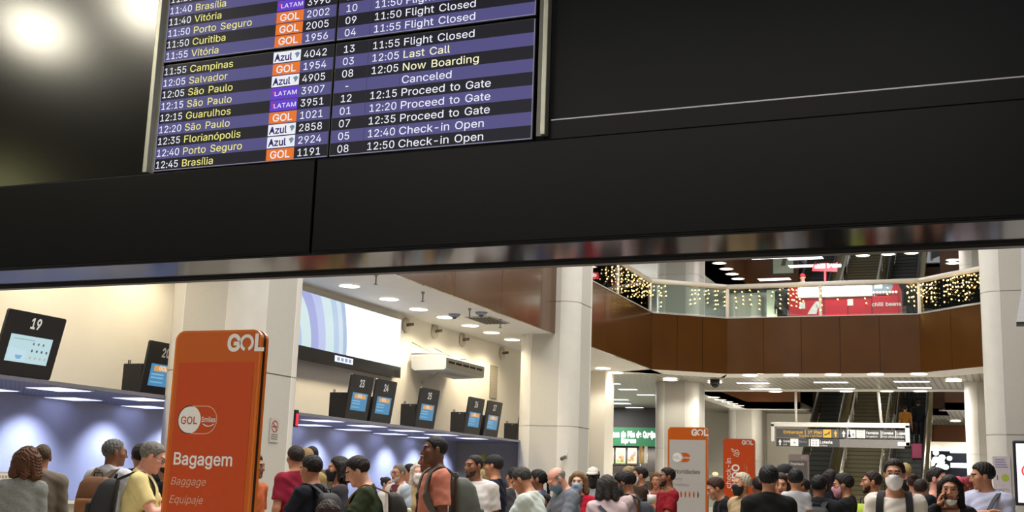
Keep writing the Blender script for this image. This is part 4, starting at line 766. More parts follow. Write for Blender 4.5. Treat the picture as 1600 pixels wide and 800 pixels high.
def totem(px0, px1, pyt, d, label, face, frame, head, group='airline totems'):
    c = P((px0+px1)/2, pyt, d=d); Y = c[1]; x0, x1 = P(px0, pyt+6, y=Y)[0], P(px1, pyt+6, y=Y)[0]; Hh = c[2]; W = x1-x0; cx = (x0+x1)/2
    t = thing('totem_sign', label, 'sign', (cx, Y, 0), group=group); r = W*.1
    rc = rrect(W, Hh, r, 6, 0, Hh/2); b = MB(); b.prism(rc, ORE if head is OR1 else head, (0, .0, 0), ux_, uz_, (0, .022, 0)); b.prism(rrect(W*.985, Hh*.996, r, 6, 0, Hh/2), TBL, (0, .022, 0), ux_, uz_, (0, .03, 0)); b.prism(rc, ORE if head is OR1 else head, (0, .052, 0), ux_, uz_, (0, .022, 0)); b.build('sign_body', t)
    b = MB(); b.b2((-W*.62, -.16, 0), (W*.62, .23, .02), mat('#7d7b78', .4, metal=.6), .006); b.build('base_plate', t)
    b = MB(); hh = W*.31; b.prism(rrect(W*.955, Hh-W*.04, r*.8, 6, 0, Hh/2), head, (0, -.001, 0), ux_, uz_, (0, .001, 0)); b.b2((-W*.435 if face is not TGR else -W*.455, -.003, .06), (W*.435 if face is not TGR else W*.455, -.001, Hh-hh), face); b.build('face_panel', t)
    return t, W, Hh
t, W, Hh = totem(275.5, 409.5, 516, 7.4, 'large orange totem reading Bagagem, before the first cream column', OR2, None, OR1)
b = MB(); y = -.0045; w = W/134.                                          # w: one photograph pixel on this totem
gol(b, W*.33, Hh-W*.20, W*.15, TWH, y, OR1)
def pill(b, cx, cz, L, h, m, y, th): # outline of a rounded pill
    o = rrect(L, h, h*.499, 9, cx, cz); i = rrect(L-2*th, h-2*th, (h-2*th)*.499, 9, cx, cz); n = len(o); b.add([(p[0], y, p[1]) for p in o] + [(p[0], y, p[1]) for p in i], [(k, (k+1) % n, n+(k+1) % n, n+k) for k in range(n)], m)
pcz = Hh-W*.86; pill(b, -W*.16, pcz, W*.46, W*.27, mat('#d9a183', .4), y, W*.009); b.prism([(W*.135*math.cos(a), W*.135*math.sin(a)) for a in np.linspace(0, 2*math.pi, 28)[:-1]], TWH, (-W*.255, y, pcz), ux_, uz_, (0, .0005, 0))
put_text(b, 'GOL', mat('#b5421a', .4), (-W*.255, y-.001, pcz-W*.04), ux_, uz_, W*.095, align='CENTER', bold=.02); put_text(b, 'Smiles', TWH, (-W*.028, y-.001, pcz-W*.02), ux_, uz_, W*.066, align='CENTER', bold=.02, squash=.82)
b.tube([(-W*.09 + W*.13*k/8, y, pcz-W*.038-W*.022*math.sin(math.pi*k/8)) for k in range(9)], W*.006, TWH, 5)
put_text(b, 'Bagagem', TWH, (-W*.405, y, Hh-W*1.285), ux_, uz_, W*.155, bold=.03); IT = mat('#d6a58c', .4)
put_text(b, 'Baggage', IT, (-W*.415, y, Hh-W*1.475), ux_, uz_, W*.098, shear=.25); put_text(b, 'Equipaje', IT, (-W*.415, y, Hh-W*1.645), ux_, uz_, W*.098, shear=.25)
b.b2((W*.055, y-.0005, Hh-W*2.03), (W*.095, y, Hh-W*1.92), TWH); b.b2((W*.068, y-.001, Hh-W*2.02), (W*.074, y, Hh-W*1.95), TDK); b.b2((W*.078, y-.001, Hh-W*2.0), (W*.083, y, Hh-W*1.94), TDK); b.build('lettering', t)
t, W, Hh = totem(1043.5, 1105.5, 667.5, 16.1, 'grey faced orange totem reading Prioridades, before the lit column', TGR, None, OR1)
b = MB(); gol(b, W*.31, Hh-W*.20, W*.15, TWH, y, OR1); pcz = Hh-W*.74
b.prism(rrect(W*.34, W*.22, W*.109, 8, -W*.10, pcz), OR1, (0, y, 0), ux_, uz_, (0, .0005, 0)); b.prism([(W*.13*math.cos(a), W*.13*math.sin(a)) for a in np.linspace(0, 2*math.pi, 24)[:-1]], TGR, (-W*.24, y-.001, pcz), ux_, uz_, (0, .0005, 0)); b.prism([(W*.115*math.cos(a), W*.115*math.sin(a)) for a in np.linspace(0, 2*math.pi, 24)[:-1]], TWH, (-W*.26, y-.0015, pcz), ux_, uz_, (0, .0005, 0))
put_text(b, 'GOL', mat('#9a9896', .4), (-W*.27, y-.0025, pcz-W*.035), ux_, uz_, W*.085, align='CENTER'); put_text(b, 'Smiles', TWH, (-W*.03, y-.0025, pcz-W*.03), ux_, uz_, W*.075, align='CENTER', bold=.01)
put_text(b, 'Prioridades', TDK, (-W*.40, y, Hh-W*1.13), ux_, uz_, W*.135, bold=.02); put_text(b, 'Priority', mat('#8f8b87', .4), (-W*.40, y, Hh-W*1.29), ux_, uz_, W*.085, shear=.25); put_text(b, 'Prioridades', mat('#8f8b87', .4), (-W*.40, y, Hh-W*1.43), ux_, uz_, W*.085, shear=.25)
for k in range(7):
    m = OR2 if k < 6 else TDK; u = -W*.36+k*W*.105; b.prism([(W*.017*math.cos(a), W*.017*math.sin(a)) for a in np.linspace(0, 2*math.pi, 9)[:-1]], m, (u, y, Hh-W*1.57), ux_, uz_, (0, .0005, 0)); b.prism([(-W*.024, 0), (-W*.018, -W*.05), (-W*.013, -W*.105), (W*.013, -W*.105), (W*.018, -W*.05), (W*.024, 0)] if k else [(-W*.01, 0), (-W*.03, -W*.08), (-W*.02, -W*.1), (W*.03, -W*.1), (W*.03, -W*.08), (W*.005, -W*.06), (W*.01, 0)], m, (u, y, Hh-W*1.595), ux_, uz_, (0, .0005, 0))
b.build('lettering', t)
t, W, Hh = totem(1130, 1179, 685.5, 20.2, 'orange totem with tall sideways check-in lettering, behind the man with white hair', OR2, None, OR2)
b = MB(); gol(b, W*.28, Hh-W*.18, W*.13, mat('#cfc6c0', .4), y, OR1)
put_text(b, 'check-in', mat('#e2cfc4', .4), (-W*.25, y, Hh-W*1.56), uz_, -ux_, W*.22, bold=.02); put_text(b, 'ORLANDO', mat('#e8e4e2', .4), (W*.01, y, Hh-W*2.32), uz_, -ux_, W*.31, bold=.05)
put_text(b, 'Check-in Orlando', mat('#c98a6c', .4), (W*.19, y, Hh-W*1.25), uz_, -ux_, W*.055); put_text(b, 'Facturación', mat('#d39d80', .4), (W*.27, y, Hh-W*1.25), uz_, -ux_, W*.075)
for (u, v, r) in ((-.17, -.38, .05), (-.22, -.33, .035), (-.06, -.40, .06), (-.12, -.50, .05), (-.05, -.52, .05), (.0, -.46, .035)):
    o = [(W*u + W*r*math.cos(a), Hh + W*v + W*r*math.sin(a)) for a in np.linspace(0, 2*math.pi, 13)[:-1]]; i = [(W*u + W*r*.55*math.cos(a), Hh + W*v + W*r*.55*math.sin(a)) for a in np.linspace(0, 2*math.pi, 13)[:-1]]; b.add([(p[0], y, p[1]) for p in o+i], [(k, (k+1) % 12, 12+(k+1) % 12, 12+k) for k in range(12)], mat('#d8b7a6', .4))
b.build('lettering', t)
GR1 = mat('#5c5553', .45, var=.03)
t, W, Hh = totem(1232, 1263.5, 710, 27., 'small grey totem reading Premium, at the foot of the escalators', GR1, None, mat('#857672', .4, var=.03))
b = MB(); put_text(b, 'Premium', TWH, (-W*.40, y, Hh-W*.53), ux_, uz_, W*.16, bold=.02); gol(b, W*.26, Hh-W*.2, W*.10, mat('#b59a95', .4), y, OR1)
b.prism([(W*.07*math.cos(a), W*.07*math.sin(a)) for a in np.linspace(0, 2*math.pi, 16)[:-1]], mat('#a9a3a0', .4), (-W*.33, y, Hh-W*.9), ux_, uz_, (0, .0005, 0)); b.b2((-W*.22, y, Hh-W*.92), (-W*.1, y+.001, Hh-W*.88), mat('#8c8683', .4)); b.build('lettering', t)
# ---------------------------------------------------------------- check-in side: counter monitors, wall screen, air conditioner, lights
def rbox(b, W, Hh, r, m, o, ux, uy, dp): b.prism(rrect(W, Hh, r, 5, 0, Hh/2), m, o, ux, uy, dp)
def counter_monitor(num, px, py, label, light=False, W=.80, Hh=.80, box=True, bx=-10.96, lean=8):
    """face plate standing on the canopy lip, leaning forward over the counter; its deep housing behind"""
    c = P(px, py, x=bx); c[2] = 2.502; t = thing('counter_monitor', label, 'monitor', c, group='numbered monitors along the canopy')
    uy = V3([math.sin(math.radians(lean)), 0, math.cos(math.radians(lean))]); ux = V3([0, 1., 0]); n = V3([uy[2], 0, -uy[0]])
    blk = mat('#17171a', .4, var=.1)
    b = MB(); rbox(b, W, Hh, .03, blk, (0, 0, .005), ux, uy, -n*.035); b.build('face_plate', t)
    b = MB(); hh = Hh*.58
    if box:
        b.box((-.17, -.03, hh/2), (.34, W*.92, hh), mat('#101012', .5), bev=.012); b.box((-.05, 0, .02), (.10, W*.7, .04), mat('#101012', .5))
        b.tube([(-.29, -W*.44, hh), (-.29, -W*.44, hh+.05), (-.26, -W*.44, hh+.05), (-.26, -W*.44, hh)], .008, mat('#1c1c1e', .4), 6); b.cyl((-.12, -W*.49, hh*.93), .012, .012, STEEL, 10, (0, 1, 0))
    else: b.box((-.11, 0, hh/2), (.12, W*.8, hh), mat('#101012', .5), bev=.012)
    b.build('housing', t)
    o = lambda u, v, e=.002: V3([0, 0, .005]) + ux*u*W + uy*v*Hh + n*e
    w2, v0, v1 = (.345, .20, .60) if not light else (.36, .22, .64)
    b = MB(); b.add([o(-w2, v0), o(w2, v0), o(w2, v1), o(-w2, v1)], [(0, 1, 2, 3)], mat('#101216', .3, emit=1., ecol='#b9d8dd' if light else '#4a86b0', var=0))
    if light:
        E = lambda c: mat('#101216', .3, emit=.9, ecol=c, var=0)
        b.add([o(-.33, .25, .003), o(-.03, .25, .003), o(-.03, .40, .003), o(-.33, .44, .003)], [(0, 1, 2, 3)], E('#c9e6f2')); b.prism([(.055*math.cos(a), .05*math.sin(a)) for a in np.linspace(math.pi, 2*math.pi, 12)], E('#7fb6e0'), o(-.15, .33, .0035), ux, uy, n*.0005)
        for r in range(3):
            for k in range(4 if r else 3): b.prism([(.016*math.cos(a), .018*math.sin(a)) for a in np.linspace(0, 2*math.pi, 9)[:-1]], E(['#777b84', '#5c6068', '#c7b8b4'][r]), o(.05+.085*k, .53-.11*r, .0035), ux, uy, n*.0005)
        b.add([o(-.30, .575, .0035), o(.06, .575, .0035), o(.06, .585, .0035), o(-.30, .585, .0035)], [(0, 1, 2, 3)], E('#8fa3ad'))
    else:
        E = lambda c: mat('#101216', .3, emit=.9, ecol=c, var=0)
        b.add([o(-.25, .47, .003), o(.27, .47, .003), o(.27, .57, .003), o(-.25, .57, .003)], [(0, 1, 2, 3)], E('#dfa35c')); 
        for v, c in ((.40, '#8cc0dd'), (.34, '#86bfd8'), (.26, '#79b9d6')): b.add([o(-.30, v, .003), o(.05, v, .003), o(.05, v+.025, .003), o(-.30, v+.025, .003)], [(0, 1, 2, 3)], E(c))
        put_text(b, 'GOL', E('#f4ece2'), o(.0, .495, .0038), ux, uy, .085, align='CENTER', bold=.03)
    b.build('display', t)
    b = MB(); put_text(b, str(num), mat('#d9d9d9', .5, emit=.12, var=0), o(.0, .74 if not light else .76, .002), ux, uy, Hh*.215, align='CENTER', bold=.05, squash=.82); b.build('number', t)
counter_monitor(19, 33, 589, 'black monitor numbered 19 with a pale screen, biggest on the canopy', True, .93, .78, False, lean=13)
counter_monitor(20, 246, 617, 'black monitor numbered 20, half hidden by the first cream column', W=.78, Hh=.80, bx=-11.45)
counter_monitor(23, 556, 654, 'black monitor numbered 23, under the bright wall screen'); counter_monitor(24, 594, 659.5, 'black monitor numbered 24, beside the monitor numbered 23', box=True)
counter_monitor(25, 663, 667, 'black monitor numbered 25, standing alone below the air conditioner', W=.85); counter_monitor(26, 737, 675, 'black monitor numbered 26, beside the wall vent', W=.82)
counter_monitor(27, 766, 678.5, 'black monitor numbered 27, with the greenish screen', W=.82); counter_monitor(28, 816, 684, 'black monitor numbered 28, half hidden by the second cream column', W=.82, bx=-11.45)
# wide glowing wall screen with nested pale arcs
xw = -12.25; a = P(627, 500, x=xw); z0, z1, ya = P(620, 573, x=xw)[2], a[2], a[1]; yl = ya-7.2
t = thing('wall_screen', 'wide glowing wall screen with pale nested arcs, above the counters', 'screen', (xw, (yl+ya)/2, z0)); b = MB(); b.b2((-.14, -3.6, -.0), (-.005, 3.6, z1-z0), mat('#101014', .4)); b.build('screen_housing', t)
b = MB(); E = lambda c, s=1.: mat('#101216', .4, emit=s, ecol=c, var=0); H0 = z1-z0; b.add([(0, -3.6, 0), (0, 3.6, 0), (0, 3.6, H0), (0, -3.6, H0)], [(0, 1, 2, 3)], E('#f8faff', 1.15))
ymid = (yl+ya)/2; yc = P(436, 545, x=xw)[1]-ymid; R1 = P(541, 556, x=xw)[1]-ymid-yc
for k, (r, c) in enumerate(((1., '#a8bedd'), (.94, '#cfe0f0'), (.87, '#b4cde8'), (.79, '#d2e8ee'), (.66, '#bcc6ee'), (.55, '#a3abdf'), (.44, '#cfe6e8'), (.3, '#b0c0e6'))):
    pts = [(yc + R1*r*math.cos(q), min(H0, max(0, R1*r*1.12*math.sin(q)))) for q in np.linspace(0, math.pi, 48)]; pts = [(max(-3.59, y), z) for y, z in pts]
    b.add([(.003+.001*k, y, z) for y, z in pts], [tuple(range(len(pts)))], E(c, .95))
b.build('display', t); b = MB(); b.b2((-.14, -3.6, -.24), (.05, 3.6, -.005), mat('#0d0d10', .25)); ym = P(534, 562, x=xw)[1]-(yl+ya)/2
b.build('speaker_bar', t); b = MB(); b.b2((.05, ym-.35, -.17), (.056, ym+.35, -.05), E('#e6ecff', 1.2)); 
for k in range(4): b.b2((.056, ym-.27+.15*k, -.145), (.058, ym-.17+.15*k, -.075), E('#9fb0d0', .8))
b.build('clock_display', t)
# ceiling-type air conditioner on wall brackets
y0, y1 = P(655, 565, x=-12.1)[1], P(757, 577, x=-11.45)[1]; zb = P(697, 577, x=-11.45)[2]; y0 = P(697, 566, x=-11.45)[1]
t = thing('air_conditioner', 'white ceiling-type air conditioner on brackets high on the cream wall', 'air conditioner', (-11.45, y0, zb)); L = y1-y0
b = MB(); aw = mat('#dfe3e6', .5, var=.02); b.prism([(-.86, .03), (-.78, -.02), (-.04, 0), (0, .03), (0, .27), (-.05, .30), (-.86, .30)], aw, (0, 0, 0), (1, 0, 0), (0, 0, 1), (0, L, 0)); b.build('casing', t)
b = MB(); g = mat('#b5b0a2', .5); b.b2((.0, .05, .03), (.006, L-.04, .26), g); 
for k in range(5): b.b2((.005, .12+k*(L-.2)/5, .15), (.012, .12+(k+.82)*(L-.2)/5, .20), mat('#1f1e1b', .7))
for k in range(14): b.b2((-.7, .1+k*(L-.2)/14, -.012), (-.25, .1+(k+.5)*(L-.2)/14, .002), mat('#c9c4b4', .6))
b.build('grille', t)
for yy in (-.0, L*.55):
    b = MB(); b.tube([(-.92, yy+.1, .36), (-.1, yy+.1, .36)], .018, mat('#b9b4a8', .5), 6); b.tube([(-.92, yy+.1, .62), (-.35, yy+.1, .36)], .014, mat('#b9b4a8', .5), 6); b.build('bracket', t)
b = MB(); b.tube([(-.9, L*.3, -.25), (-.5, L*.28, -.04), (-.45, L*.3, .02)], .02, mat('#c9c2ae', .6), 6); b.build('drain_pipe', t)
# small wall and ceiling fittings
c = P(771, 597, x=-12.39); b = MB(); b.b2((-.01, -.22, -.42), (.02, .22, .42), mat('#9d9582', .6)); [b.b2((.02, -.2, -.4+.05*k), (.026, .2, -.375+.05*k), mat('#b8b09b', .6)) for k in range(16)]; tag(b.build('wall_vent', loc=c), 'upright beige louvred vent on the cream wall above monitor 27', 'vent')
for k, (px, py) in enumerate(((634, 508), (679, 518), (722, 531), (784, 552))):
    c = P(px, py, x=-12.39); t = thing('wall_speaker', '%s of the four small round fittings high on the cream wall' % ['leftmost', 'second from the left', 'third from the left', 'rightmost'][k], 'fitting', c, group='round wall fittings')
    b = MB(); b.cyl((.012, 0, 0), .17, .024, mat('#cfc7b2', .6), 24, (1, 0, 0)); b.build('plate', t); b = MB(); b.tube([(.02, 0, 0), (.16, .08, .03)], .035, mat('#57503f', .5), 10); b.build('nozzle', t)
c = P(762, 500, z=ZC-.004); t = thing('ceiling_vent', 'square louvred air vent in the white check-in ceiling', 'vent', c); b = MB(); b.box((0, 0, 0), (.62, 1.1, .03), mat('#a9a79f', .5)); b.build('vent_frame', t); b = MB()
for k in range(6): b.box((-.22+.09*k, 0, -.02), (.05, .95, .02), mat('#5a5850', .6))
b.build('slat', t)
for k, (px, py) in enumerate(((752, 488), (710, 491))):
    c = P(px, py, z=ZC); b = MB(); b.cyl((0, 0, -.03), .10, .06, mat('#8f96a8', .4), 20, r2=.14); b.ball((0, 0, -.06), (.06, .06, .05), mat('#42485c', .3)); tag(b.build('smoke_detector', loc=c), ['ceiling detector beside the louvred vent in the white ceiling', 'flat ceiling disc left of the louvred vent in the white ceiling'][k], 'detector')
for k, (px, py) in enumerate(((588, 428), (661, 456), (734, 482), (782, 499))):
    c = P(px, py, z=ZC); b = MB(); b.cyl((0, 0, -.02), .035, .04, STEEL, 10); b.cyl((0, 0, -.12), .014, .16, mat('#8a8a88', .4, metal=.7), 8); b.cyl((0, 0, -.19), .04, .012, STEEL, 10); tag(b.build('sprinkler', loc=c), '%s sprinkler head from the left along the white ceiling edge' % ORD[k], 'sprinkler', 'sprinkler heads')
def downlight(c, r, label, group, power=0, col=(1, .93, .8), angle=110, est=9.):
    t = thing('downlight', label, 'ceiling light', c, group=group); b = MB(); n = 20; o = [(r*1.22*math.cos(2*math.pi*k/n), r*1.22*math.sin(2*math.pi*k/n)) for k in range(n)]; i = [(r*math.cos(2*math.pi*k/n), r*math.sin(2*math.pi*k/n)) for k in range(n)]
    b.add([(x, y, -.004) for x, y in o] + [(x, y, -.012) for x, y in i] + [(x*.97, y*.97, 0.) for x, y in i], [(k, n+k, n+(k+1) % n, (k+1) % n) for k in range(n)] + [(n+k, 2*n+k, 2*n+(k+1) % n, n+(k+1) % n) for k in range(n)], mat('#e9e6df', .5)); b.build('trim_ring', t)
    b = MB(); b.prism(i, mat('#ffffff', .4, emit=est, ecol='#fff4dc', var=0), (0, 0, -.008), (1, 0, 0), (0, 1, 0), (0, 0, .004)); b.build('lens', t)
    if power: lamp('SPOT', (c[0], c[1], c[2]-.03), power, col, r, angle=angle, blend=.5)
for k, (px, py) in enumerate(((490, 428), (546, 446.5), (608, 467), (654, 483), (696, 495.5), (735, 508.5), (768, 519.5), (800, 530.5))):
    downlight(P(px, py, z=ZC-.002), .2, '%s downlight from the header along the white check-in ceiling' % ORD[k], 'downlights of the check-in ceiling', 190, (1, .86, .62), 150)
for yy in (7., 9.6, 12.2, 14.4): lamp('SPOT', (-11.5, yy, ZC-.04), 190, (1, .86, .62), .17, angle=150)             # the same row goes on behind the header
# soffit lights in the canopy: bluish troffers, whose light scallops the wall below
def troffer(c, w, l, label, group, ecol, est, ang=0.):
    t = thing('ceiling_panel_light', label, 'ceiling light', c, ang, group); b = MB(); b.box((0, 0, -.002), (w+.05, l+.05, .012), mat('#c9cad6', .4)); b.build('light_frame', t); b = MB(); b.box((0, 0, -.008), (w, l, .008), mat('#ffffff', .4, emit=est, ecol=ecol, var=0)); b.build('diffuser', t)
for i in range(13):
    yy = 5.53+1.63*i
    for xx in (-11.45, -12.7): troffer((xx, yy, 2.464), .55, .58, '%s bluish panel light from the header under the canopy, %s row' % (['1st', '2nd', '3rd'][i] if i < 3 else '%dth' % (i+1), 'outer' if xx > -12 else 'wall'), 'bluish panel lights under the canopy', '#ccd4ff', 1.7)
for px in (-60, 35, 163, 262, 350, 432, 492, 551, 604, 648, 691, 722): 
    q = P(px, 690, x=-13.05); lamp('SPOT', (-12.4, q[1], 2.44), 210, (.74, .81, 1.), .1, to=(-13.2, q[1], .7), angle=98, blend=.9)
# counters along the recess (seen only by their tops)
for i, yy in enumerate((8.7, 12.0, 16.6, 20.0, 23.7)):
    t = thing('check_in_counter', '%s check-in counter from the header, below the canopy' % ORD[i], 'counter', (-11.5, yy, 0), group='check-in counters'); b = MB(); b.box((0, 0, .5), (.55, 2.6, 1.0), mat('#c9c4ba', .5), bev=.02); b.build('body', t); b = MB(); b.box((.02, 0, 1.02), (.68, 2.7, .04), mat('#e4e1da', .35), bev=.01); b.build('counter_top', t)
c = P(13, 755, x=-10.9); b = MB(); b.box((0, 0, .0), (.08, .42, .34), mat('#a9a498', .6), bev=.01); b.box((.045, .03, .02), (.01, .34, .27), mat('#d9d4c9', .6)); [b.b2((.05, -.11+.05*k, .0+.05*j), (.054, -.08+.05*k, .03+.05*j), mat('#9a958c', .6)) for k in range(5) for j in range(3)]
tag(b.build('counter_display', loc=(c[0]-.1, c[1], 1.21)), 'small beige notice stand on the counter at the far edge beside the curly-haired woman', 'stand'); b = MB()
# columns' fittings
c = P(428, 672, x=-10.3+.76-.004); t = thing('no_smoking_sign', 'small grey no smoking notice on the side of the first cream column', 'sign', (c[0]+.012, c[1], c[2])); b = MB(); b.b2((-.008, -.11, -.17), (0, .11, .17), mat('#bdb9b0', .5)); b.build('plate', t); b = MB()
o = [(.085*math.cos(a), .085*math.sin(a)+.05) for a in np.linspace(0, 2*math.pi, 25)[:-1]]; i = [(.066*math.cos(a), .066*math.sin(a)+.05) for a in np.linspace(0, 2*math.pi, 25)[:-1]]
b.add([(.001, y, z) for y, z in o+i], [(k, (k+1) % 24, 24+(k+1) % 24, 24+k) for k in range(24)], mat('#a8453c', .5)); b.prism([(-.055, -.012), (.055, -.012), (.055, .006), (-.055, .006)], mat('#3a3634', .5), (.001, 0, .05), (0, 1, 0), (0, 0, 1), (.0006, 0, 0)); b.prism([(-.062, .05), (-.05, .062), (.062, -.05), (.05, -.062)], mat('#a8453c', .5), (.0018, 0, .05), (0, 1, 0), (0, 0, 1), (.0006, 0, 0))
for k in range(3): b.b2((.0005, -.08, -.13+.03*k), (.0015, .08, -.115+.03*k), mat('#7d7972', .5))
b.build('symbol', t)
c = P(884, 714, y=27.4-.76); t = thing('security_camera', 'small security camera on the front of the second cream column', 'camera', (c[0], c[1], c[2])); b = MB(); b.b2((-.05, -.05, -.05), (.05, .005, .05), mat('#d8d5cd', .5), .01); b.build('mount', t); b = MB(); b.tube([(0, -.04, 0), (-.03, -.2, -.05)], .045, mat('#56524c', .4), 12); b.tube([(.07, -.06, .04), (.06, -.08, .16)], .012, mat('#d8d5cd', .5), 6); b.build('camera_body', t)
c = P(1566, 748, y=27.4-.765); t = thing('wall_poster', 'pale poster with a yellow-green ball on the column beside the white display', 'poster', c); b = MB(); b.b2((-.17, -.012, -.5), (.17, 0, .45), mat('#c9bfc6', .5)); b.build('sheet', t); b = MB(); ball = [(.075*math.cos(a), .075*math.sin(a)) for a in np.linspace(0, 2*math.pi, 20)[:-1]]
b.prism(ball, mat('#a9b545', .5), (.06, -.0135, .02), ux_, uz_, (0, .001, 0)); b.b2((-.10, -.0135, -.03), (-.08, -.0125, .07), mat('#6d6a60', .5)); [b.b2((-.12, -.0135, .22+.05*k), (.12-.02*k, -.0125, .245+.05*k), mat('#8d86a8', .5)) for k in range(4)]; [b.b2((-.12, -.0135, -.42+.05*k), (.12, -.0125, -.405+.05*k), mat('#a79fa6', .5)) for k in range(5)]; b.build('print', t)
# upright display kiosk before the far column
c = P(1587, 785, y=26.0); z1 = P(1587, 693, y=26.0)[2]; t = thing('display_kiosk', 'black framed upright display with a white picture, at the far side of the void', 'display', (c[0]+.55, 26.0, 0)); b = MB(); b.b2((-.56, -.05, c[2]-.06), (.56, .05, z1+.06), mat('#121724', .35), .03); b.build('frame', t); b = MB(); b.b2((-.50, -.056, c[2]), (.50, -.05, z1), mat('#dddddd', .3, emit=1.05, ecol='#f0f0fa', var=0)); b.build('display', t)
b = MB(); zz = P(1597, 736, y=26.0)[2]; o = [(-.22+.2*math.cos(a), zz+.16*math.sin(a)) for a in np.linspace(0, 2*math.pi, 25)[:-1]]; i = [(-.22+.165*math.cos(a), zz+.13*math.sin(a)) for a in np.linspace(0, 2*math.pi, 25)[:-1]]; b.add([(x, -.0575, z) for x, z in o+i], [(k, (k+1) % 24, 24+(k+1) % 24, 24+k) for k in range(24)], mat('#cc3333', .4, emit=.8, ecol='#e0414c', var=0)); b.build('picture', t)
b = MB(); b.b2((-.1, -.04, .02), (.1, .04, c[2]-.05), STEEL); b.b2((-.4, -.25, 0), (.4, .25, .03), STEEL, .01); b.build('stand', t)

c0, c1 = P(1588, 503, y=25.2), P(1597, 380, y=25.2); b = MB(); h_ = c1[2]-c0[2]; b.prism([(0, 0), (1.5, 0), (1.5, h_), (.16, h_), (.12, h_*.4)], mat('#d2d3d8', .45, emit=.1), (0, 0, 0), ux_, uz_, (0, .3, 0)); b.b2((.0, -.01, -.05), (1.5, .31, .0), mat('#2c2a28', .5)); b.b2((.6, .3, .3), (.75, 1.44, .42), STEEL); tag(b.build('hanging_sign', loc=c0), 'pale slanted sign box high on the column at the far side of the void', 'sign')
# ---------------------------------------------------------------- far side: balustrade, string lights, escalators, signs, shops
GL = glass_mat(); RAIL = mat('#e6dfd2', .4, var=.02)
def balustrade(name, poly, z, post_step, label, hgt=1.0, lights=0, seedv=1):
    for si, ((x0, y0), (x1, y1)) in enumerate(zip(poly[:-1], poly[1:])):
        L = math.hypot(x1-x0, y1-y0); d = nrm((x1-x0, y1-y0, 0)); n = V3([-d[1], d[0], 0]); a = math.atan2(d[1], d[0])
        t = thing(name, label[si] if isinstance(label, list) else label, 'balustrade', (x0, y0, z), a, 'glass balustrades'); b = MB(); b.tube([(0, 0, hgt), (L, 0, hgt)], .08, RAIL, 10); b.build('handrail', t)
        k = max(1, round(L/post_step))
        for i in range(k+1):
            b = MB(); b.b2((L*i/k-.045, -.045, 0), (L*i/k+.045, .045, hgt), RAIL, .008); b.build('post', t)
        for i in range(k): b = MB(); b.b2((L*i/k+.04, -.008, .06), (L*(i+1)/k-.04, .008, hgt-.07), GL); b.build('glass_pane', t)
RIM = [(V1[i][0]+dx, V1[i][1]+dy) for i, (dx, dy) in enumerate(((-.06, 0), (-.06, .04), (0, .08), (0, .08), (.06, .06), (.08, .03), (.08, 0)))]
balustrade('balustrade', RIM[0:2], ZF2+.03, 3.2, ['long glass balustrade over the check-in fascia'])
balustrade('balustrade', RIM[1:6], ZF2+.03, 2.9, ['glass balustrade along the oblique fascia beside the lit column', 'glass balustrade in front of the red kiosk, along the straight far fascia', 'glass balustrade along the oblique fascia before the far cream column', 'short glass balustrade behind the far cream column'])
# icicle string lights hung from the handrail
rs = random.Random(3); bulb_mb = MB(); bulb_mb.ball((0, 0, 0), .021, mat('#ffe9b0', .4, emit=5., ecol='#ffd27a', var=0), 8, 6); bulb0 = bulb_mb.build('bulb'); bulb_me = bulb0.data; bpy.data.objects.remove(bulb0)
def strings(p0, p1, n, label, drop=(.25, .75), z=ZF2+1.0):
    p0, p1 = V3([*p0, z]), V3([*p1, z]); t = thing('string_lights', label, 'string lights', p0, 0, 'warm string lights on the balustrade'); b = MB(); wm = mat('#3a3226', .6); b.tube([(0, 0, -.07)] + [tuple((p1-p0)*k/6 + V3([0, 0, -.07-.03*(k % 2)])) for k in range(1, 7)], .005, wm, 5); pts = []
    for i in range(n):
        q = (p1-p0)*((i+rs.random()*.7)/n); dz = drop[0] + rs.random()*(drop[1]-drop[0]); b.tube([q + V3([0, 0, -.07]), q + V3([0, 0, -.08-dz])], .004, wm, 5); m = max(2, int(dz/.13))
        for j in range(m): pts.append(q + V3([(rs.random()-.5)*.05, 0, -.1-dz*(j+rs.random()*.5)/m]))
    b.build('cable', t)
    for p in pts:
        o = bpy.data.objects.new('bulb', bulb_me); COL.objects.link(o); o.parent = t; o.location = p
ins = lambda a, b_, t0, t1: ((a[0]+(b_[0]-a[0])*t0, a[1]+(b_[1]-a[1])*t0), (a[0]+(b_[0]-a[0])*t1, a[1]+(b_[1]-a[1])*t1))
off = lambda q, dx, dy: tuple((x+dx, y+dy) for x, y in q)
A0, A1, A2, A3, A4, A5 = RIM[0], RIM[1], RIM[2], RIM[3], RIM[4], RIM[5]
for i, (q, n, lb) in enumerate(((off(ins(A0, A1, .86, .93), .085, 0), 7, 'thick cluster of string lights on the check-in balustrade beside the second column'), (off(ins(A0, A1, .93, .995), .085, 0), 8, 'string lights at the corner end of the check-in balustrade'),
        (off(ins(A1, A2, .0, .25), 0, -.085), 5, 'string lights on the oblique balustrade next to the corner'), (off(ins(A1, A2, .5, 1.), 0, -.085), 8, 'string lights on the oblique balustrade before the column'),
        (off(ins(A2, A3, .03, .32), 0, -.085), 6, 'string lights left of the red kiosk'), (off(ins(A2, A3, .33, .42), 0, -.085), 6, 'string lights at the edge of the red kiosk'), (off(ins(A2, A3, .45, .92), 0, -.085), 4, 'sparse string lights across the red kiosk'), (off(ins(A2, A3, .93, 1.), 0, -.085), 5, 'string lights right of the red kiosk'),
        (off(ins(A3, A4, .05, .3), -.065, -.065), 8, 'string lights on the oblique balustrade beyond the red kiosk'), (off(ins(A3, A4, .4, .95), -.065, -.065), 15, 'dense string lights on the oblique balustrade before the far cream column'))): strings(*q, n, lb, (.3, .8) if i not in (0,) else (.5, .9))
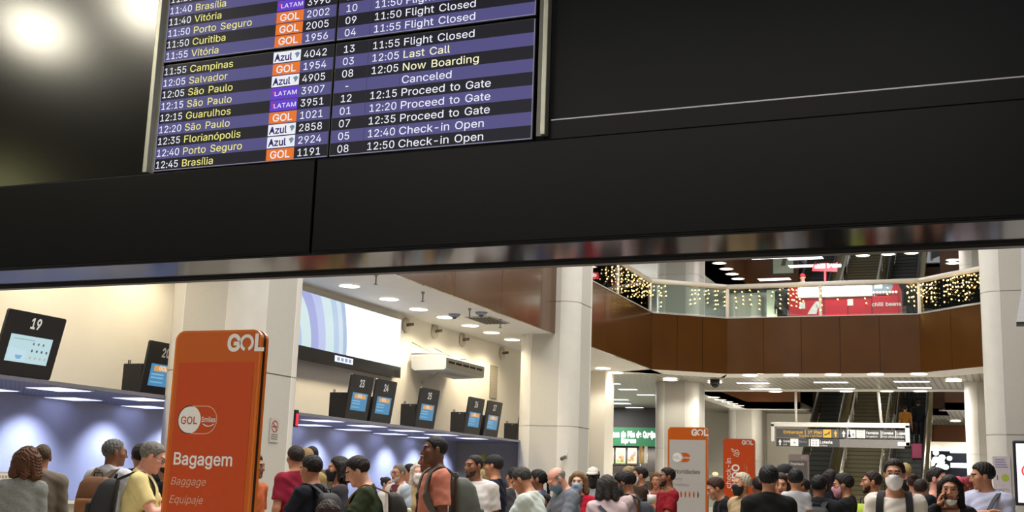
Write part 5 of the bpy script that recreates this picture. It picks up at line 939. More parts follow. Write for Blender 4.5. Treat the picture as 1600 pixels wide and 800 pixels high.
# downlights in the white soffit border and troffers in the slatted ceiling
for k, (px, py) in enumerate(((942, 575.5), (962, 582.5), (1047, 593.5), (1117, 597.5), (1172, 586.5), (1236.5, 586), (1301.5, 585.5), (1368, 585), (1436, 584.5), (1490, 595))):
    downlight(P(px, py, z=ZC-.006), .24, '%s downlight along the white border under the brown fascia, counted from the second column' % ORD[k], 'downlights of the far border', 170 if k < 9 else 40, (1, .93, .82), 140, 7.)
for k, (px, py) in enumerate(((1115, 620.5), (1125.5, 624.5), (1136, 627.5), (1144.5, 630.5), (1154, 633.5), (1211.5, 612), (1322, 611.5), (1386, 611.3), (1438, 611.3))):
    downlight(P(px, py, z=ZC-.006), .22, '%s downlight along the white rim of the escalator void' % ORD[k], 'downlights of the escalator void', 110, (1, .93, .82), 140, 6.)
for k, (px, py) in enumerate(((1448, 654), (1493, 658), (1222, 656.5), (1263, 658.5))):
    downlight(P(px, py, z=ZC-.004), .24, '%s downlight in the ceiling beyond the escalators' % ORD[k], 'downlights beyond the escalators', 70, (1, .95, .88), 140, 6.)
TROF = [(954, 599), (969, 624, ), (981, 608), (1009, 616.5), (992, 636.5), (1013, 641), (960, 646), (980, 650), (1018, 658), (1001, 654), (956, 657), (1176.5, 598), (1196, 607), (1113, 646.5), (1128, 651), (1298, 597), (1310.5, 606.5), (1424.5, 595.5), (1429, 605.5), (1139, 655), (1030, 646), (970, 630)]
for k, q in enumerate(TROF):
    c = P(q[0], q[1], z=ZC+.03); troffer((c[0], c[1], ZC+.024), (.66 if c[1] < 48 else .8) + .4*(c[0] > -9), .34 if c[1] < 48 else .45, '%s ceiling panel light over the far shops and escalators' % ('%d%s' % (k+1, {1: 'st', 2: 'nd', 3: 'rd'}.get((k+1) % 10 if k not in (10, 11, 12) else 0, 'th'))), 'panel lights of the slatted ceiling', '#f0f4ff', 3.4, .02)
for x, y in ((-14.5, 44), (-17, 50), (-13.5, 56), (-6, 39.5), (-3.2, 40.2), (2., 56), (-4, 60)): lamp('AREA', (x, y, ZC-.06), 260, (1, .96, .9), 1.6)
for x, y in ((-6, 41), (-2, 41), (-14, 46), (2.5, 42), (-5, 62), (3, 56)): lamp('AREA', (x, y, ZC2-.06), 150, (1, .96, .9), 1.8)
# black dome camera hung under the border
c = P(1117, 593, z=ZC); t = thing('dome_camera', 'black dome camera hanging from the white border right of the lit column', 'camera', c); b = MB(); b.cyl((0, 0, -.08), .16, .16, mat('#1c1b19', .4), 18); b.build('housing', t); b = MB(); b.ball((0, 0, -.16), (.13, .13, .12), mat('#0c0c0c', .15)); b.build('dome', t)
# escalators and stairs, twice: up to the next floor, and from there on
ES_Y, SL = 43.9, math.tan(math.radians(31)); rotE = .012
def run_pts(z0, rise): return [(0, 0), (rise/SL, rise)]
def escalator(xc, z0, label, wid=1.0, group='escalators', rise=ZF2):
    t = thing('escalator', label, 'escalator', (xc, ES_Y, z0), rotE, group); L = rise/SL; st = mat('#4a4f4b', .45, metal=.3); hw = wid/2+.2
    b = MB(); N = 34
    for i in range(N):
        y, z = L*i/N, rise*i/N; b.b2((-wid/2, y, z-.1), (wid/2, y+L/N+.02, z+rise/N-.012), mat('#50544f', .5, metal=.3)); b.b2((-wid/2, y-.012, z+rise/N-.03), (wid/2, y+.03, z+rise/N+.004), mat('#22241f', .6))
    b.b2((-wid/2, -1.3, -.05), (wid/2, .02, .03), st); b.build('steps', t)
    for sx in (-1, 1):
        b = MB(); x0 = sx*(wid/2+.02); poly = [(-1.0, .10), (0, .10), (L, rise+.10), (L+.3, rise+.1), (L+.3, rise+.95), (L, rise+.95), (0, .95), (-.9, .95), (-1.12, .85), (-1.2, .6), (-1.12, .25)]; b.prism(poly, CHAMP, (x0, 0, 0), (0, 1, 0), (0, 0, 1), (sx*.07, 0, 0)); b.build('side_panel', t)
        b = MB(); b.tube([(x0+sx*.035, y, z) for y, z in ((-.95, .2), (-1.2, .4), (-1.24, .65), (-1.1, .92), (-.9, 1.0), (0, 1.0), (L, rise+1.0), (L+.3, rise+1.0))], .045, mat('#17161a', .35), 8); b.build('handrail', t)
        b = MB(); b.prism([(0, -.3), (L, rise-.3), (L, rise+.12), (0, .12), (-1., .1), (-1, 0)], mat('#c9bd95', .22, metal=.9), (x0+sx*.07, 0, 0), (0, 1, 0), (0, 0, 1), (sx*.12, 0, 0)); b.build('skirt', t)
    return t
def stairs(xc, z0, label, wid=2.0, rise=ZF2):
    t = thing('staircase', label, 'stairs', (xc, ES_Y, z0), rotE, 'staircases between the escalators'); L = rise/SL; N = 40; m = mat('#7d7552', .5, var=.08); b = MB()
    for i in range(N): b.b2((-wid/2, L*i/N, max(-.02, rise*i/N-.25)), (wid/2, L*(i+1)/N+.03, rise*(i+1)/N), m); b.b2((-wid/2, L*i/N-.006, rise*(i+1)/N-.035), (wid/2, L*i/N+.02, rise*(i+1)/N+.002), mat('#554f38', .6))
    b.build('steps', t)
    for sx in (-1, 1):
        b = MB(); x = sx*(wid/2-.09); b.tube([(x, 0, .95), (x, L, rise+.95)], .05, mat('#d6d1c2', .25, metal=.8), 8); [b.tube([(x, L*k/8, rise*k/8), (x, L*k/8, rise*k/8+.95)], .03, mat('#d6d1c2', .25, metal=.8), 6) for k in range(9)]; b.build('stair_rail', t)
XE = [P(1284, 740, y=48.)[0], P(1354, 740, y=48.)[0], P(1423, 740, y=48.)[0]]
for z0, fl in ((0., 'from the ground floor'), (ZF2, 'from the upper floor, behind the red kiosk')):
    escalator(XE[0], z0, 'escalator beside the Premium totem side, rising ' + fl); stairs(XE[1], z0, 'plain olive stairs between two escalators rising ' + fl, (XE[2]-XE[0])-1.72); escalator(XE[2], z0, 'escalator on the far shop side, rising ' + fl)
# hanging direction sign in a white tubular frame
ys = 43.0; a = P(1205, 662, y=ys); e = P(1421, 662, y=ys); zb = P(1421, 697, y=ys)[2]; zbl = P(1213, 699, y=ys)[2]; W = e[0]-a[0]; t = thing('direction_sign', 'long hanging direction sign with dark panels in a white frame before the escalators', 'sign', (a[0], ys, a[2])); wf = mat('#dedad0', .4)
b = MB(); b.b2((0, -.05, -.1), (W, .05, .06), wf, .01); b.b2((0, -.05, -.62), (.12, .05, 0), wf, .01); hb = zb-a[2]; b.b2((W-.14, -.05, hb), (W, .05, 0), wf, .01); b.b2((W-.4, -.05, hb), (W, .05, hb+.13), wf, .01); b.build('frame', t)
s = W/218.; zt = lambda py, px=1310: P(px, py, y=ys)[2]-a[2]; xx = lambda px, py=680: P(px, py, y=ys)[0]-a[0]
PD, PG, YEL = mat('#4c4a47', .5), mat('#37383a', .5), mat('#c99a25', .45, emit=.15)
b = MB(); z1, z2, z3 = zt(671), zt(684.5), zt(699); b.b2((xx(1213), -.03, z2), (xx(1311), .03, z1), PD); b.b2((xx(1311.5), -.03, z2), (xx(1415), .03, z1), PG); b.build('upper_panel', t)
b = MB(); b.b2((xx(1213), -.03, z3), (xx(1311), .03, z2-.03), PG); b.b2((xx(1311.5), -.03, z3), (xx(1413), .03, z2-.03), mat('#6b6864', .5)); b.build('lower_panel', t)
b = MB(); f = -.034; ph = z1-z2
def arrow(px, zc, h, m): x = xx(px); b.prism([(-.3*h, 0), (0, .5*h), (.3*h, 0), (.12*h, 0), (.12*h, -.5*h), (-.12*h, -.5*h), (-.12*h, 0)], m, (x, f, zc), ux_, uz_, (0, .002, 0))
sw = mat('#dcdad5', .4, emit=.2)
put_text(b, 'Embarque | 1º Piso', YEL, (xx(1285), f, z2+ph*.45), ux_, uz_, ph*.48, align='RIGHT', bold=.03); put_text(b, 'Boarding | 1st Floor', YEL, (xx(1285), f, z2+ph*.1), ux_, uz_, ph*.28, align='RIGHT', bold=.01)
b.b2((xx(1286.5), f, z2+.01), (xx(1299), f+.003, z1-.01), YEL); b.prism([(-.11, -.03), (.0, .0), (.08, .07), (.12, .07), (.07, .0), (.1, -.06), (.04, -.02), (-.08, -.08)], PG, (xx(1292.8), f-.002, (z1+z2)/2), ux_, uz_, (0, .002, 0)); arrow(1305.8, (z1+z2)/2, ph*.75, YEL)
arrow(1318.5, (z1+z2)/2, ph*.75, sw); b.b2((xx(1324), f, z2+.01), (xx(1337), f+.003, z1-.01), sw); b.b2((xx(1338.5), f, z2+.01), (xx(1352), f+.003, z1-.01), sw)
b.b2((xx(1326.5), f-.002, z2+.05), (xx(1328.5), f, z1-.04), PG); b.b2((xx(1325.5), f-.002, z2+.03), (xx(1329.5), f, z2+.13), PG); b.b2((xx(1332), f-.002, z2+.06), (xx(1335), f, z1-.12), mat('#8b8b88', .5)); [b.b2((xx(1340), f-.002, z2+.05+.07*k), (xx(1350), f, z2+.075+.07*k), mat('#a5a5a2', .5)) for k in range(4)]
put_text(b, 'Farmácia', sw, (xx(1353.5), f, z2+ph*.5), ux_, uz_, ph*.40, bold=.03, squash=.8); put_text(b, 'Drugstore', sw, (xx(1353.5), f, z2+ph*.14), ux_, uz_, ph*.27); put_text(b, 'Correios', sw, (xx(1378), f, z2+ph*.5), ux_, uz_, ph*.40, bold=.03, squash=.8); put_text(b, 'Post office', sw, (xx(1378), f, z2+ph*.14), ux_, uz_, ph*.27); put_text(b, 'Lojas', sw, (xx(1401), f, z2+ph*.5), ux_, uz_, ph*.40, bold=.03); put_text(b, 'Shops', sw, (xx(1401), f, z2+ph*.14), ux_, uz_, ph*.27)
for px in (1376.3, 1399.3): b.b2((xx(px), f, z2+.02), (xx(px)+.02, f+.002, z1-.02), sw)
z2b = z2-.03; p2 = z2b-z3; arrow(1219, (z2b+z3)/2, p2*.75, sw); put_text(b, 'Saída', sw, (xx(1224), f, z3+p2*.5), ux_, uz_, p2*.34, bold=.02); put_text(b, 'Exit', sw, (xx(1224), f, z3+p2*.14), ux_, uz_, p2*.26); b.b2((xx(1235), f, z3+.02), (xx(1247.5), f+.003, z2b-.02), sw); b.b2((xx(1240), f-.002, z3+.1), (xx(1243), f, z2b-.12), mat('#a5a5a2', .5))
b.b2((xx(1267), f, z3+.02), (xx(1280), f+.003, z2b-.02), sw); [b.b2((xx(1269+5*(k % 2)), f-.002, z3+.06+.09*(k//2)), (xx(1272+5*(k % 2)), f, z3+.11+.09*(k//2)), mat('#a5a5a2', .5)) for k in range(6)]; put_text(b, 'Loteria', sw, (xx(1281), f, z3+p2*.42), ux_, uz_, p2*.46, bold=.03); put_text(b, 'Lottery', sw, (xx(1281), f, z3+p2*.1), ux_, uz_, p2*.27)
put_text(b, 'Banco', mat('#9a9894', .5), (xx(1248.5), f, z3+p2*.5), ux_, uz_, p2*.32); b.b2((xx(1264), f, z3+.02), (xx(1264)+.02, f+.002, z2b-.02), sw); b.build('lettering', t)
for px, p in ((1244, 0), (1377.5, 1)): b = MB(); x = xx(px, 662); b.tube([(x, 0, .03), (x - (.09 if p else 0), 0, ZC-a[2])], .045, wf, 8); b.build('hanger_rod', t)
# bakery shop with a green sign behind the end of the check-in wall
ysh = 52.; gx0, gx1 = P(938, 690, y=ysh)[0]-3., P(1032, 690, y=ysh)[0]+1.2; gz0, gz1 = P(985, 697, y=ysh)[2], P(985, 668, y=ysh)[2]
b = MB(); b.b2((gx0, ysh+3, 0), (gx1+7, ysh+3.2, ZC), mat('#d8d3c6', .7)); b.b2((gx0, ysh-.05, gz1), (gx1, ysh+.1, ZC), mat('#1c1d1c', .6)); struct('wall_shop', b)
t = thing('shop_sign', 'green bakery sign with glowing white lettering beyond the end of the check-in wall', 'sign', ((gx0+gx1)/2, ysh, gz0)); b = MB(); b.b2((-(gx1-gx0)/2, -.1, 0), ((gx1-gx0)/2, 0, gz1-gz0), mat('#1f6b45', .5, emit=.15)); b.build('board', t)
b = MB(); hs_ = gz1-gz0; wl = mat('#ffffff', .4, emit=1.5, ecol='#ffffff', var=0); x1_ = lambda px: P(px, 685, y=ysh)[0]-(gx0+gx1)/2
def signtext(txt, px0, px1, z, size, **k):
    vs, fs = text_geo(txt, size, **k); wd = max(v[0] for v in vs); put_text(b, txt, wl, (x1_(px0), -.11, z), V3([(x1_(px1)-x1_(px0))/wd, 0, 0]), uz_, size, **k)
signtext('Casa do Pão de Queijo', 954, 1025, hs_*.47, hs_*.42, bold=.07); signtext('Espresso', 972, 995, hs_*.17, hs_*.34, bold=.07); b.ball((x1_(946), -.12, hs_*.6), (hs_*.2, .02, hs_*.25), wl, 14, 9); b.build('lettering', t)
b = MB(); b.b2((gx0, ysh+2.0, gz0-1.1), (gx1, ysh+2.1, gz0+.1), mat('#221a16', .5)); struct('wall_menu', b)
for k, (p0, p1, c) in enumerate(((940, 959, '#f0c878'), (962, 977.5, '#f6d98a'), (980.5, 995, '#c99a6a'))):
    yy = ysh+1.95; q0, q1 = P(p0, 724, y=yy), P(p1, 700, y=yy); t = thing('menu_board', '%s lit menu picture board under the green bakery sign' % ['left', 'middle', 'right'][k], 'menu board', (q0[0], yy, q0[2]), group='menu boards'); b = MB(); w, h_ = q1[0]-q0[0], q1[2]-q0[2]; b.b2((-.04, 0, -.06), (w+.04, .06, h_+.05), mat('#2a1d14', .5)); b.build('board_frame', t)
    b = MB(); b.b2((0, -.005, 0), (w, 0, h_), mat('#14130f', .4, emit=1., ecol='#f3ecd4', var=0)); rr = random.Random(k); 
    for i in range(7): cx_, cz_ = w*(.2+.6*rr.random()), h_*(.15+.55*rr.random()); b.prism([(w*.18*math.cos(u), h_*.1*math.sin(u)) for u in np.linspace(0, 2*math.pi, 13)[:-1]], mat('#14130f', .4, emit=.85, ecol=[c, '#f3b95a', '#d98f3f', '#fbe6ab'][i % 4], var=0), (cx_, -.008-.001*i, cz_), ux_, uz_, (0, .001, 0))
    b.b2((0, -.02, 0), (w, -.018, h_*.09), mat('#557744', .4, emit=.7, ecol=['#d8ead8', '#7fae55', '#e8d9c2'][k], var=0)); b.build('picture', t)
for k, px in enumerate((1001, 1009)): q = P(px, 722, y=ysh+1.); b = MB(); b.cyl((0, 0, .45), .075, 1.0, mat(['#c89a5c', '#efe6cf'][k], .5, emit=.3), 14); b.cyl((0, 0, -.2), .03, .4, STEEL, 8); b.cyl((0, 0, .98), .09, .08, mat('#f3ead2', .5, emit=.6), 14); tag(b.build('pendant_lamp', loc=q), ['tan tube lamp beside the menu boards', 'pale tube lamp beside the menu boards'][k], 'lamp', 'tube lamps of the bakery')
t = thing('shop_counter', 'long pale glass counter of the bakery below the menu boards', 'counter', ((gx0+gx1)/2, ysh+.2, 0)); b = MB(); L2 = (gx1-gx0)/2; b.b2((-L2, -.4, .06), (L2, .4, .9), mat('#cfd6d2', .4)); b.b2((-L2-.04, -.45, .0), (L2+.04, .45, .06), mat('#55524c', .5)); b.build('counter_base', t)
b = MB(); b.b2((-L2, -.38, .9), (L2, .36, 1.35), GL); b.b2((-L2, -.4, 1.35), (L2, .4, 1.42), mat('#2e6f5c', .4)); b.build('glass_case', t)
for k in range(3): t = thing('price_card', '%s white card standing on the bakery counter' % ORD[k], 'card', P((995, 1012, 1023)[k], 738, y=ysh-.1), 0, 'cards on the bakery counter'); z0 = t.location[2]; t.location[2] = 1.42; b = MB(); b.b2((-.13, 0, 0), (.13, .02, .4), mat(['#f2f2ee', '#30343a', '#8fb6c9'][k], .5)); b.build('card', t); b = MB(); b.b2((-.1, 0, -.0), (.1, .12, .02), STEEL); b.build('foot', t)
lamp('AREA', ((gx0+gx1)/2, ysh+1.3, gz0-.15), 170, (1, .96, .88), 4, to=((gx0+gx1)/2, ysh+2.2, 0), sy=.5)  # added area lamp, no fixture, brightens the bakery interior
# pale lit cake cabinet behind the sideways totem
q = P(1118, 742, y=44.); t = thing('display_cabinet', 'glass display cabinet with glowing bread rolls behind the sideways totem', 'cabinet', (q[0], 44., 0)); b = MB(); b.b2((-.9, -.3, 0), (.9, .3, .9), mat('#c9c6bd', .5)); b.build('base', t); b = MB(); b.b2((-.9, -.3, .9), (.9, .3, 2.0), GL); [b.b2((-.9, -.3, 1.2+.4*k), (.9, .3, 1.22+.4*k), mat('#d9d9d2', .3)) for k in range(3)]; b.build('glass_case', t)
b = MB(); [b.ball((-.6+.3*k, -.05, 1.30+.4*(k % 3)), (.12, .1, .07), mat('#e9cf98', .5, emit=.7), 10, 7) for k in range(5)]; [b.ball((-.7+.25*k, -.1, 1.7), (.1, .1, .06), mat('#e9cf98', .5, emit=.7), 10, 7) for k in range(6)]; b.build('bread', t)  # glow put into the bread itself, no lamp in the case
# far shop with a white logo, right of the escalators
yq = 57.; zz = lambda px, py: P(px, py, y=yq)[2]; xq = lambda px: P(px, 720, y=yq)[0]
b = MB(); b.b2((xq(1450), yq, zz(1480, 690)), (xq(1560)+3, yq+.1, zz(1480, 664)), mat('#64391a', .35)); b.b2((xq(1450), yq+.5, zz(1480, 707)), (xq(1560)+3, yq+.6, zz(1480, 690)), mat('#fff3d8', .5, emit=.5)); b.b2((xq(1450), yq+.3, 0), (xq(1560)+3, yq+.4, zz(1480, 708)), mat('#1a2030', .2, spec=.6)); b.b2((xq(1449)-.0, yq-.15, 0), (xq(1455), yq+.1, ZC), mat('#b5a878', .4, metal=.6)); struct('wall_shop_front', b)
for px in (1463, 1483, 1503): lamp('SPOT', (xq(px), yq+.25, zz(1480, 691)), 25, (1, .9, .7), .1, angle=120)
t = thing('shop_logo', 'glowing white flower-like logo on the dark shop front beyond the escalators', 'sign', (xq(1466), yq+.25, zz(1466, 722))); b = MB(); wg = mat('#ffffff', .4, emit=2.2, ecol='#f2f6ff', var=0); b.b2((-.5, -.0, -.5), (.5, .03, .5), mat('#171c29', .4)); b.build('backing', t); b = MB(); rr = random.Random(5)
for k in range(9): u = k*2.4; r = .09+.045*k; b.prism([((.17-.006*k)*math.cos(v), (.15-.005*k)*math.sin(v)) for v in np.linspace(0, 2*math.pi, 11)[:-1]], wg, (r*math.cos(u)*1.1, -.006-.001*k, r*math.sin(u)*1.2), ux_, uz_, (0, .003, 0))
b.build('petals', t)
t = thing('shop_logo', 'glowing white rounded wordmark on the dark shop front beyond the escalators', 'sign', (xq(1497), yq+.29, zz(1497, 727))); b = MB(); b.prism(rrect(1.12, .2, .09, 5), wg, (0, -.01, 0), ux_, uz_, (0, .01, 0)); b.prism(rrect(.12, .3, .05, 4, .42, .1), wg, (0, -.012, 0), ux_, uz_, (0, .01, 0)); b.build('wordmark', t)
# upper floor: red kiosk with glowing cases, its sign, a far third-floor balcony
yk = 40.2; xk = lambda px, py=470: P(px, py, y=yk)[0]; k0, k1 = xk(1232), xk(1404); RDK = mat('#d4182d', .4, var=.04); t = thing('kiosk', 'red kiosk with glowing white display cases behind the upper balustrade', 'kiosk', (k0, yk, ZF2)); W = k1-k0; zk = lambda py: P(1310, py, y=yk)[2]-ZF2
b = MB(); b.b2((0, 0, .0), (W, 1.4, zk(464)), RDK, .02); b.b2((0, .0, zk(464)-.02), (.35, 1.4, zk(440)), RDK, .03); b.prism([(W-.25, zk(464)), (W, zk(464)), (W, zk(448)), (W-.05, zk(441)), (W-.12, zk(441))], RDK, (0, 0, 0), ux_, uz_, (0, 1.4, 0)); b.build('counter_body', t)
wk = mat('#ffffff', .4, emit=1.8, ecol='#fffaf6', var=0)
for i, (p0, p1) in enumerate(((1247, 1287), (1289, 1323.5), (1326, 1340), (1342, 1361))):
    b = MB(); b.b2((xk(p0)-k0, -.03, zk(463)), (xk(p1)-k0, .5, zk(439)), wk, .01); b.b2((xk(p0)-k0-.03, -.04, zk(464.5)), (xk(p1)-k0+.03, .55, zk(463)), mat('#c9b9a9', .4)); b.build('display_case', t)
b = MB(); b.b2((xk(1363)-k0, .05, zk(459)), (xk(1400)-k0, .5, zk(440)), mat('#8f97a8', .4, emit=.35)); 
for i in range(8): b.ball((xk(1366)-k0+.1*i, .0, zk(459)), .045, mat('#f3e6dc', .4, emit=.9), 8, 6)
b.b2((xk(1367)-k0, .03, zk(452)), (xk(1379)-k0, .06, zk(444)), wk); b.build('jar_shelf', t); b = MB(); pn = mat('#e6dcd8', .4, emit=.3)
for p0, p1, q0, q1 in ((1249, 1258, 481, 471), (1275, 1284.5, 480, 470), (1324, 1333, 478, 468)): b.b2((xk(p0)-k0, -.012, zk(q0)), (xk(p1)-k0, -.002, zk(q1)), pn)
b.prism([(-.1, 0), (.2, 0), (.26, .25), (.18, .42), (.05, .25)], pn, (xk(1266)-k0, -.012, zk(490)), ux_, uz_, (0, .01, 0)); put_text(b, 'chilli beans', pn, (xk(1362)-k0, -.014, zk(480)), ux_, uz_, .17, bold=.03)
for p in (1287.5, 1324.5, 1362): b.b2((xk(p)-k0-.015, -.011, .0), (xk(p)-k0+.015, -.001, zk(464)), mat('#7d0f1c', .4))
b.build('counter_graphics', t)
lamp('AREA', ((k0+k1)/2, yk-.9, ZF2+2.9), 150, (1, .97, .95), 2.5, to=((k0+k1)/2, yk+.3, ZF2+.6), sy=.3)  # unseen area lamp added to brighten the kiosk's red front
c0, c1 = P(1271, 424, y=yk+1.7), P(1307, 411, y=yk+1.7); t = thing('kiosk_sign', 'red sign with a glowing white wordmark above the red kiosk', 'sign', (c0[0], yk+1.7, ZF2)); w, h_ = c1[0]-c0[0], c1[2]-c0[2]; zz0 = c0[2]-ZF2; b = MB(); b.prism([(-.05, .02), (w+.02, -.04), (w+.04, h_*1.1), (w*.9, h_*.95), (w*.5, h_*1.05), (0, h_)], RDK, (0, 0, zz0), ux_, uz_, (0, .08, 0)); b.build('sign_panel', t); b = MB(); b.tube([(w*.5, .04, zz0+.02), (w*.45, .04, 0)], .05, mat('#7d0f1c', .4), 8); b.build('sign_pole', t)
b = MB(); put_text(b, 'chilli beans', mat('#ffffff', .4, emit=2.2, ecol='#fff4f0', var=0), (w*.06, -.008, zz0+h_*.4), V3([.95, 0, .02]), uz_, .175, bold=.09); b.build('lettering', t)
c = P(1485, 470, y=60.); b = MB(); 
bal = [P(1455, 388, y=55.), P(1492, 394, y=53.), P(1522, 385, y=55.)]
balustrade('balustrade', [(q[0], q[1]) for q in bal], ZC2+1.6, 1.2, ['small glass balustrade of the top floor, side facing the escalators', 'small glass balustrade of the top floor beside the far cream column'], hgt=1.15)
for k, (px, py) in enumerate(((1124, 411), (1135, 420), (1144, 428), (1153, 435.5), (1348, 399), (1388, 397), (1424, 395), (1489, 406), (1489, 411))): downlight(P(px, py, z=ZC2-.006), .24, '%s downlight of the upper ceiling, counted from the lit column' % ORD[k], 'downlights of the upper ceiling', 0, est=7.)
for k, (px, py) in enumerate(((1200, 402), (1258, 403), (1259, 415), (948, 416), (975, 432), (1210, 436))): c = P(px, py, z=ZC2); troffer((c[0], min(c[1], 66), ZC2-.006), 1.3, .5, '%s panel light in the upper ceiling' % ORD[k], 'panel lights of the upper ceiling', '#f0f4ff', 3.0)
c = P(1224, 405, y=52.); t = thing('wall_picture', 'framed grey picture on the pale upper wall', 'picture', c); b = MB(); b.b2((-.5, -.04, -.7), (.5, 0, .7), mat('#3c4a42', .5)); b.b2((-.44, -.05, -.64), (.44, -.03, .64), mat('#b7bfae', .5)); b.build('picture_frame', t); b = MB(); b.prism([(-.1, -.3), (.1, -.3), (.2, .3), (.05, .3)], mat('#59665c', .5), (0, -.055, 0), ux_, uz_, (0, .004, 0)); b.build('drawing', t); b = MB(); b.b2((c[0]-.75, 52.0, ZF2), (c[0]+1.6, 52.3, ZC2), mat('#c9cdb9', .6)); struct('wall_upper', b)
# ---------------------------------------------------------------- the people, nearest row first
N_, F_ = .0065, .009
def phone(I, side, label, col='#23304a'):
    p, d0, n, lat = I['hands'][side]; t = local_thing(I, 'phone', label, 'phone', p); R = np.stack([lat, n, d0], 1); b = MB(); b.box(n*.004 + d0*.03, (.072, .009, .145), mat('#15161a', .3), R, .003); b.build('case', t); b = MB(); b.box(-n*.0015 + d0*.03, (.066, .002, .135), mat(col, .2, emit=.4), R); b.build('screen', t); return t
def shoulder_strap(I, side, label, col, cross=True, bag=None, w=.04):
    up, w_ = I['up'], I['w']; o = up((side*.13, 0, 1.47)); t = local_thing(I, 'shoulder_bag', label, 'bag', o); fb = .112*(1+(w_-1)*1.2)+.05; b = MB(); hx = -side*.19 if cross else side*.2
    pts = [up(p) for p in ((hx*w_, -.03, .98), (hx*.8, -fb*.95, 1.12), (hx*.3, -fb-.008, 1.28), (side*.09, -.11, 1.42), (side*.13, -.03, 1.502), (side*.13, .05, 1.475), (side*.115, .125, 1.415), (side*.08, fb, 1.33), (hx*.35, fb+.012, 1.2), (hx*.85, fb*.9+.01, 1.06), (hx*w_*1.03, .03, .98))]
    b.strap([p-o for p in pts], w*I['s'], .008, mat(col, .7), I['Rl'] @ V3([1, .15*side, 0])); b.build('strap', t); b = MB(); c = up((hx*w_*1.75, 0, .90)); b.box(c-o, (.10, .32, .26), mat(bag or col, .7, bump=.2), bev=.03); b.build('bag_body', t); return t
# left, by the first counters
person('woman with curly auburn hair in a grey marled sweater, back turned, beside the balding man', 46, 703, 11.0, 172, 'tan', 'curlybob', '#54331f', ('sweater', '#7d807c'), h=N_, fem=True, hroll=7, hyaw=-14)
person('balding man in a long brown-grey shirt, back turned, beside the curly-haired woman', 67, 695, 11.6, 186, 'brown', 'buzz', '#4a3a2c', ('shirt', '#71685a'), h=N_, build=1.18, hyaw=18, pitch=10)
I = person('grey-haired man in a white shirt and dark glasses with a brown leather backpack', 179, 687, 11.3, -148, 'brown', 'short', '#5c5b57', ('shirt', '#c9cbd2'), h=N_, hyaw=-42, glasses='#1a1512', build=1.05)
backpack(I, 'brown leather backpack on the man in the white shirt', '#6b4426', (1.0, .9, .9), '#4a3a2c', flap='#8a5a32')
person('person with black hair in black, mostly hidden behind the man in the yellow polo', 221, 695, 12.4, 170, 'tan', 'full', '#141110', ('jacket', '#17171a'), h=F_)
person('person in black facing away, between the yellow polo and the orange totem', 262, 716, 12.0, 160, 'tan', 'short', '#141110', ('jacket', '#141416'), h=F_)
I = person('older man in a pale yellow polo looking down beside the orange totem', 247, 693, 10.2, -84, 'pink', 'short', '#77736b', ('polo', '#d9c98c'), h=N_, pitch=20, lean=4, L='chest', R='chest', glasses='#2a2724', build=1.22)
backpack(I, 'black backpack on the man in the yellow polo', '#1f2022', (1.05, 1.05, .95), '#1c1c1e')
person('person with dark hair peeking out behind the large orange totem', 398, 711, 12.2, -55, 'brown', 'full', '#15110f', ('tee', '#a8542c'), h=F_)
# between the first two columns
person('woman with dark hair and crimson top beside the first cream column', 463, 698, 13.0, 150, 'tan', 'full', '#241b18', ('tee', '#8a2238'), h=F_, fem=True)
person('person with fair hair in a beige shirt behind the crimson top', 480, 701, 14.2, 165, 'tan', 'short', '#8a7048', ('shirt', '#9a8358'), h=F_)
person('person with black hair behind the fair-haired one, before the bluish wall', 488, 698, 15.2, 175, 'tan', 'short', '#15110f', ('tee', '#5c5340'), h=F_)
I = person('young man with cropped black hair in a dark T-shirt, looking toward the first column', 486, 713, 10.9, 128, 'tan', 'full', '#141110', ('tee', '#1d222c'), h=N_, pitch=8, L='fwd', R='down')
backpack(I, 'black drawstring bag with grey side on the young man in the dark T-shirt', '#1c1d20', (1.0, .8, .85), '#1c1d20', flap='#5e2024')
person('child with dark brown hair low in front of the green T-shirt', 513, 783, 9.6, 160, 'tan', 'bob', '#2c1f1a', ('tee', '#6a2a30'), h=F_, mini=1)
person('person in white with a pale cap behind the green T-shirt', 519, 737, 16.6, 70, 'fair', 'short', '#bdb6a8', ('tee', '#d5d3d0'), h=F_, cap='#d8d4cc')
person('child in a yellow top far behind the green T-shirt', 529, 750, 14.6, 30, 'brown', 'full', '#5a3a24', ('tee', '#b59a3a'), h=F_)
person('woman with dark hair and black mask peeking behind the green T-shirt', 531, 715, 12.2, 85, 'tan', 'bob', '#1b1412', ('tee', '#3a3a40'), h=F_, fem=True, mask=('#1a1a1c', 'up'))
I = person('heavy young man in a dark green T-shirt looking down', 552, 716, 10.3, 92, 'fair', 'full', '#1d1512', ('tee', '#2e3a24'), h=N_, pitch=24, lean=5, L='chest', R='chest', build=1.35)
backpack(I, 'cream and black backpack with orange straps on the man in green', '#26251f', (1.05, 1.0, .7), '#8a5a2a', flap='#c9bda0', dy=.0)
person('woman with dark hair tied up and a blue mask behind the counter', 604, 746, 20.5, -60, 'tan', 'bun', '#1a1614', ('shirt', '#c9c5be'), h=F_, fem=True, mask=('#4a62c4', 'up'))
person('older man with grey beard and glasses in a white shirt open over maroon', 624, 726, 16.0, 48, 'tan', 'short', '#6e6860', ('shirt', '#c9c2c2'), h=F_, beard='#b5aea4', glasses='#2a2724', inner='#5a1f2c')
person('boy with black hair in an orange and white shirt', 641, 726, 17.2, 85, 'tan', 'full', '#15120f', ('tee', '#d9c9bd'), h=F_)
person('elderly woman with long white hair and a white cup mask', 656, 723, 13.6, 8, 'pink', 'long', '#cfc8bc', ('shirt', '#9aa4ae'), h=.008, fem=True, mask=('#ebe8e2', 'up'), inner='#a08a64')
